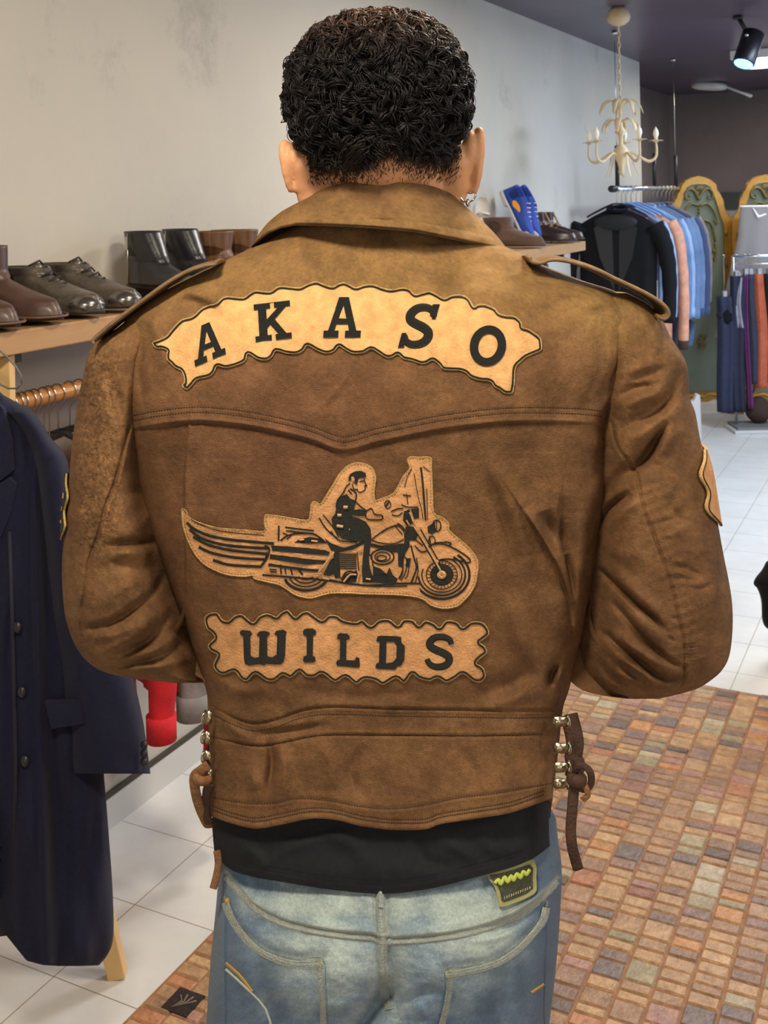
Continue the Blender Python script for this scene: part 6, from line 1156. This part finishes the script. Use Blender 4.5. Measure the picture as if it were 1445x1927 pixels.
m_eye = mat('eye_white', (235, 230, 222), .25); m_iris = mat('iris', (50, 30, 20), .2); m_hair = mat('black_curly_hair', (26, 20, 18), .5, spec=.3, attr='Col')
for s in (-1, 1):
    c = hp_(s*.031, .0735, -.003); obj('eye', ball(c, .0115), m_eye, man); obj('iris', ball(c+Fv*.0068, .0056), m_iris, man)
    obj('eyebrow', tube([hp_(s*.014, .099, .014), hp_(s*.030, .098, .020), hp_(s*.046, .088, .014)], [.002, .0032, .0014], 8), mat('brow', (24, 18, 16), .6), man)
obj('lips', join(tube([hp_(-.022, .098, -.062), hp_(0, .108, -.060), hp_(.022, .098, -.062)], [.001, .0042, .001], 10), tube([hp_(-.020, .098, -.066), hp_(0, .107, -.069), hp_(.020, .098, -.066)], [.001, .005, .001], 10)), mat('lips', (176, 104, 92), .45), man)
# ---- hair: a scalp shell with curls growing out of it
HL = np.array([(530,195),(536,232),(545,258),(570,284),(590,294),(618,300),(650,300),(668,300),(690,290),(714,276),(730,266),(760,274),(790,288),(826,290),(850,278),(866,262),(880,242),(890,200)], float)
def hull(u, t):   # t: 0 crown..1 lower, u angle; returns point on hair hull + normal
    x, y, z = math.sin(t)*math.sin(u), -math.sin(t)*math.cos(u), math.cos(t); return x, y, z
HR = np.array([.0878, .101, .0800]); HCC = W(712, 186, 1.142)
def hull_pt(x, y, z, k=1.0):
    q = 1.0
    r = (abs(x)**2.35+abs(y)**2.35+abs(z)**2.35)**(-1/2.35); return HCC+(R0*x*HR[0]+Fv*y*HR[1]+Uv*z*HR[2])*r*k
def proj(P):
    r = P-CAM; d = r@Fv; return CX+(r@IR)/d*FPX, CY-(r@IU)/d*FPX
def allowed(P, y):
    px, py = proj(P)
    if y < .15: return py < np.interp(px, HL[:, 0], HL[:, 1])-4
    return (P-HC)[2] > (.045 if y > .5 else .0)
n, m = 70, 130; V = []
for i in range(n):
    t = math.radians(2+118*i/(n-1))
    for j in range(m):
        u = 2*math.pi*j/m; x, y, z = hull(u, t); P_ = hull_pt(x, y, z, .93)
        lim = 0
        px_, py_ = proj(P_); hl = np.interp(px_, HL[:, 0], HL[:, 1])+3
        if y < .2 and py_ > hl: P_ = P_+Uv*(py_-hl)*1.1/FPX; 
        if y >= .2:
            zmin = HC[2]+(.035+.02*y); 
            if P_[2] < zmin: P_ = np.array([P_[0], P_[1], zmin])
        nn = vnoise(P_[0]*160+40, P_[2]*160)+vnoise(P_[1]*160, P_[2]*160+31); P_ = P_+(P_-HCC)*.022*nn
        V.append(P_)
f = [(i*m+j, i*m+(j+1) % m, (i+1)*m+(j+1) % m, (i+1)*m+j) for i in range(n-1) for j in range(m)]
hair = obj('hair', (np.array(V), f+[tuple(range(m))]), m_hair, man, colors=('v', np.tile(lin((18, 14, 13)), (len(V), 1))))
def curl(P0, nrm, tang, length, rad, turns, ph0, drop=0.0, npt=16):
    k = np.linspace(0, 1, npt); b = np.cross(nrm, tang); a = k*turns*2*np.pi+ph0
    c = P0+np.outer(k*length, tang)+np.outer(.004*np.sin(k*np.pi), nrm)-np.outer(drop*k*k, Uv)
    return c+rad*(np.cos(a)[:, None]*nrm+np.sin(a)[:, None]*b)*np.minimum(1, k*5+.25)[:, None]
cg = []; cols = []
def add_curl(path, th, col):
    g = tube(path, th*np.interp(np.linspace(0, 1, len(path)), [0, .7, 1], [1, .9, .35]), 4, cap=False); cg.append(g); cols.append(np.tile(col, (len(g[0]), 1)))
cnt = 0
while cnt < 1500:
    u = random.uniform(0, 2*math.pi); z = random.uniform(-.62, 1); t = math.acos(z); x, y, z = hull(u, t); P_ = hull_pt(x, y, z, .97)
    if y > .0 and random.random() < .35: continue
    if not allowed(P_, y): continue
    nr = (R0*x/HR[0]+Fv*y/HR[1]+Uv*z/HR[2]); nr /= np.linalg.norm(nr); rnd = RNG.normal(size=3)-Uv*.5; tg = rnd-nr*(rnd@nr); tg /= np.linalg.norm(tg)
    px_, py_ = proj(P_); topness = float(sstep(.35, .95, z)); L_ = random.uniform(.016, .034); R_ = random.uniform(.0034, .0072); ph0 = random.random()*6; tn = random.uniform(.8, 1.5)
    near = np.interp(px_, HL[:, 0], HL[:, 1])-py_
    if near < 24 and y < .2: L_ *= .6; R_ *= .55
    for s in range(7):
        o = RNG.normal(size=3)*.0012; pth = curl(P_+o+nr*topness*.002, nr, tg, L_*random.uniform(.85,1.1), R_*random.uniform(.8,1.15), tn, ph0+random.uniform(-.25,.25))
        br = random.random(); c = np.array(lin((15+88*topness*br, 11+60*topness*br, 10+42*topness*br)))  # browner towards the crown: warm top light put into the strand colour
        add_curl(pth, random.uniform(.00035, .0008), c)
    cnt += 1
for s in range(420):
    x0 = RNG.uniform(565, 872); hl = float(np.interp(x0, HL[:, 0], HL[:, 1])); p = skin_pt(x0, hl-RNG.uniform(2, 60), .001)
    if p is None or (p-CAM)@Fv > 1.2: continue
    tg = RNG.normal(size=3)*.6-Uv; tg -= Fv*(tg@Fv); tg /= np.linalg.norm(tg); L_ = random.uniform(.010, .020); ph0 = random.random()*6
    for q_ in range(7): add_curl(curl(p+RNG.normal(size=3)*.0012, -Fv, tg, L_, random.uniform(.0015, .0035), 1.1, ph0+random.uniform(-.3, .3)), random.uniform(.0004, .0007), np.array(lin((20, 15, 13))))
# nape lock hanging lower than the rest
for s in range(110):
    x0 = 668+RNG.normal()*13; y0 = 262+RNG.normal()*6; p = W(x0, y0, 1.046+.002*RNG.normal()); k = np.linspace(0, 1, 18); ex = 664+RNG.normal()*6; 
    ey = 300+RNG.uniform(0, 27); q = skin_pt(ex, min(ey, 338)); q = (W(ex, ey, 1.068) if q is None else q)-Fv*.008
    pth = p+np.outer(k, q-p)+np.outer(.006*np.sin(k*7+s), R0)*.8+np.outer(.005*np.cos(k*7+s)-.006*np.sin(k*3), Fv); add_curl(pth, .0008, np.array(lin((22, 17, 15))))
obj('curls', join(*cg), m_hair, hair, colors=('v', np.vstack(cols)), kind='stuff')
cg = []; cols = []
# clipped fringe of short hairs below the hairline, lying on the skin of the nape
for s in range(8000):
    x0 = RNG.uniform(580, 868); hl = float(np.interp(x0, HL[:, 0], HL[:, 1])); y0 = hl+RNG.exponential(15)-8
    if y0 > 345: continue
    p = skin_pt(x0, y0); q = skin_pt(x0+RNG.normal()*3-(x0-700)*.02, y0+RNG.uniform(4, 9), .0022)
    if p is None or q is None or (p-CAM)@Fv > 1.2: continue
    p = p; add_curl(np.array([p, (p+q)/2-Fv*.0008, q]), .00028, np.array(lin((40, 30, 24))))
obj('nape_stubble', join(*cg), m_hair, man, colors=('v', np.vstack(cols)), kind='stuff')
# ---- earrings
def hoop(c, r, th, tilt=.5):
    a = np.linspace(0, 2*np.pi, 30); ax = R0*math.cos(tilt)+Fv*math.sin(tilt); return tube([c+ax*r*math.cos(t)+Uv*r*math.sin(t) for t in a], th, 8)
m_silver = mat('polished_silver', (214, 212, 208), .16, metal=1)
obj('earring', hoop(W(880, 365, 1.150), .0085, .0011, .2), m_silver, man, label='larger silver hoop in right lobe')
obj('earring', hoop(W(885, 352, 1.156), .0066, .0009, -.4), m_silver, man, label='smaller silver hoop in right lobe')
obj('earring', join(ball(W(880, 382, 1.149), (.0022, .0022, .0045), 10, 7)), m_silver, man, label='silver drop below the hoop')
obj('earring', hoop(W(541, 284, 1.152), .005, .0008, .3), m_silver, man, label='small ring at the top of the left ear')
# ---- shoes
for k, s in enumerate((-1, 1)):
    up, so = boot_geo(H=.13); M = rotz(TH-s*.12, (FOOT[k]-Fv*.06).tolist()[:2]+[.0088])
    obj('shoe', join(xf(up, M), xf(so, M)), m_bk, man)
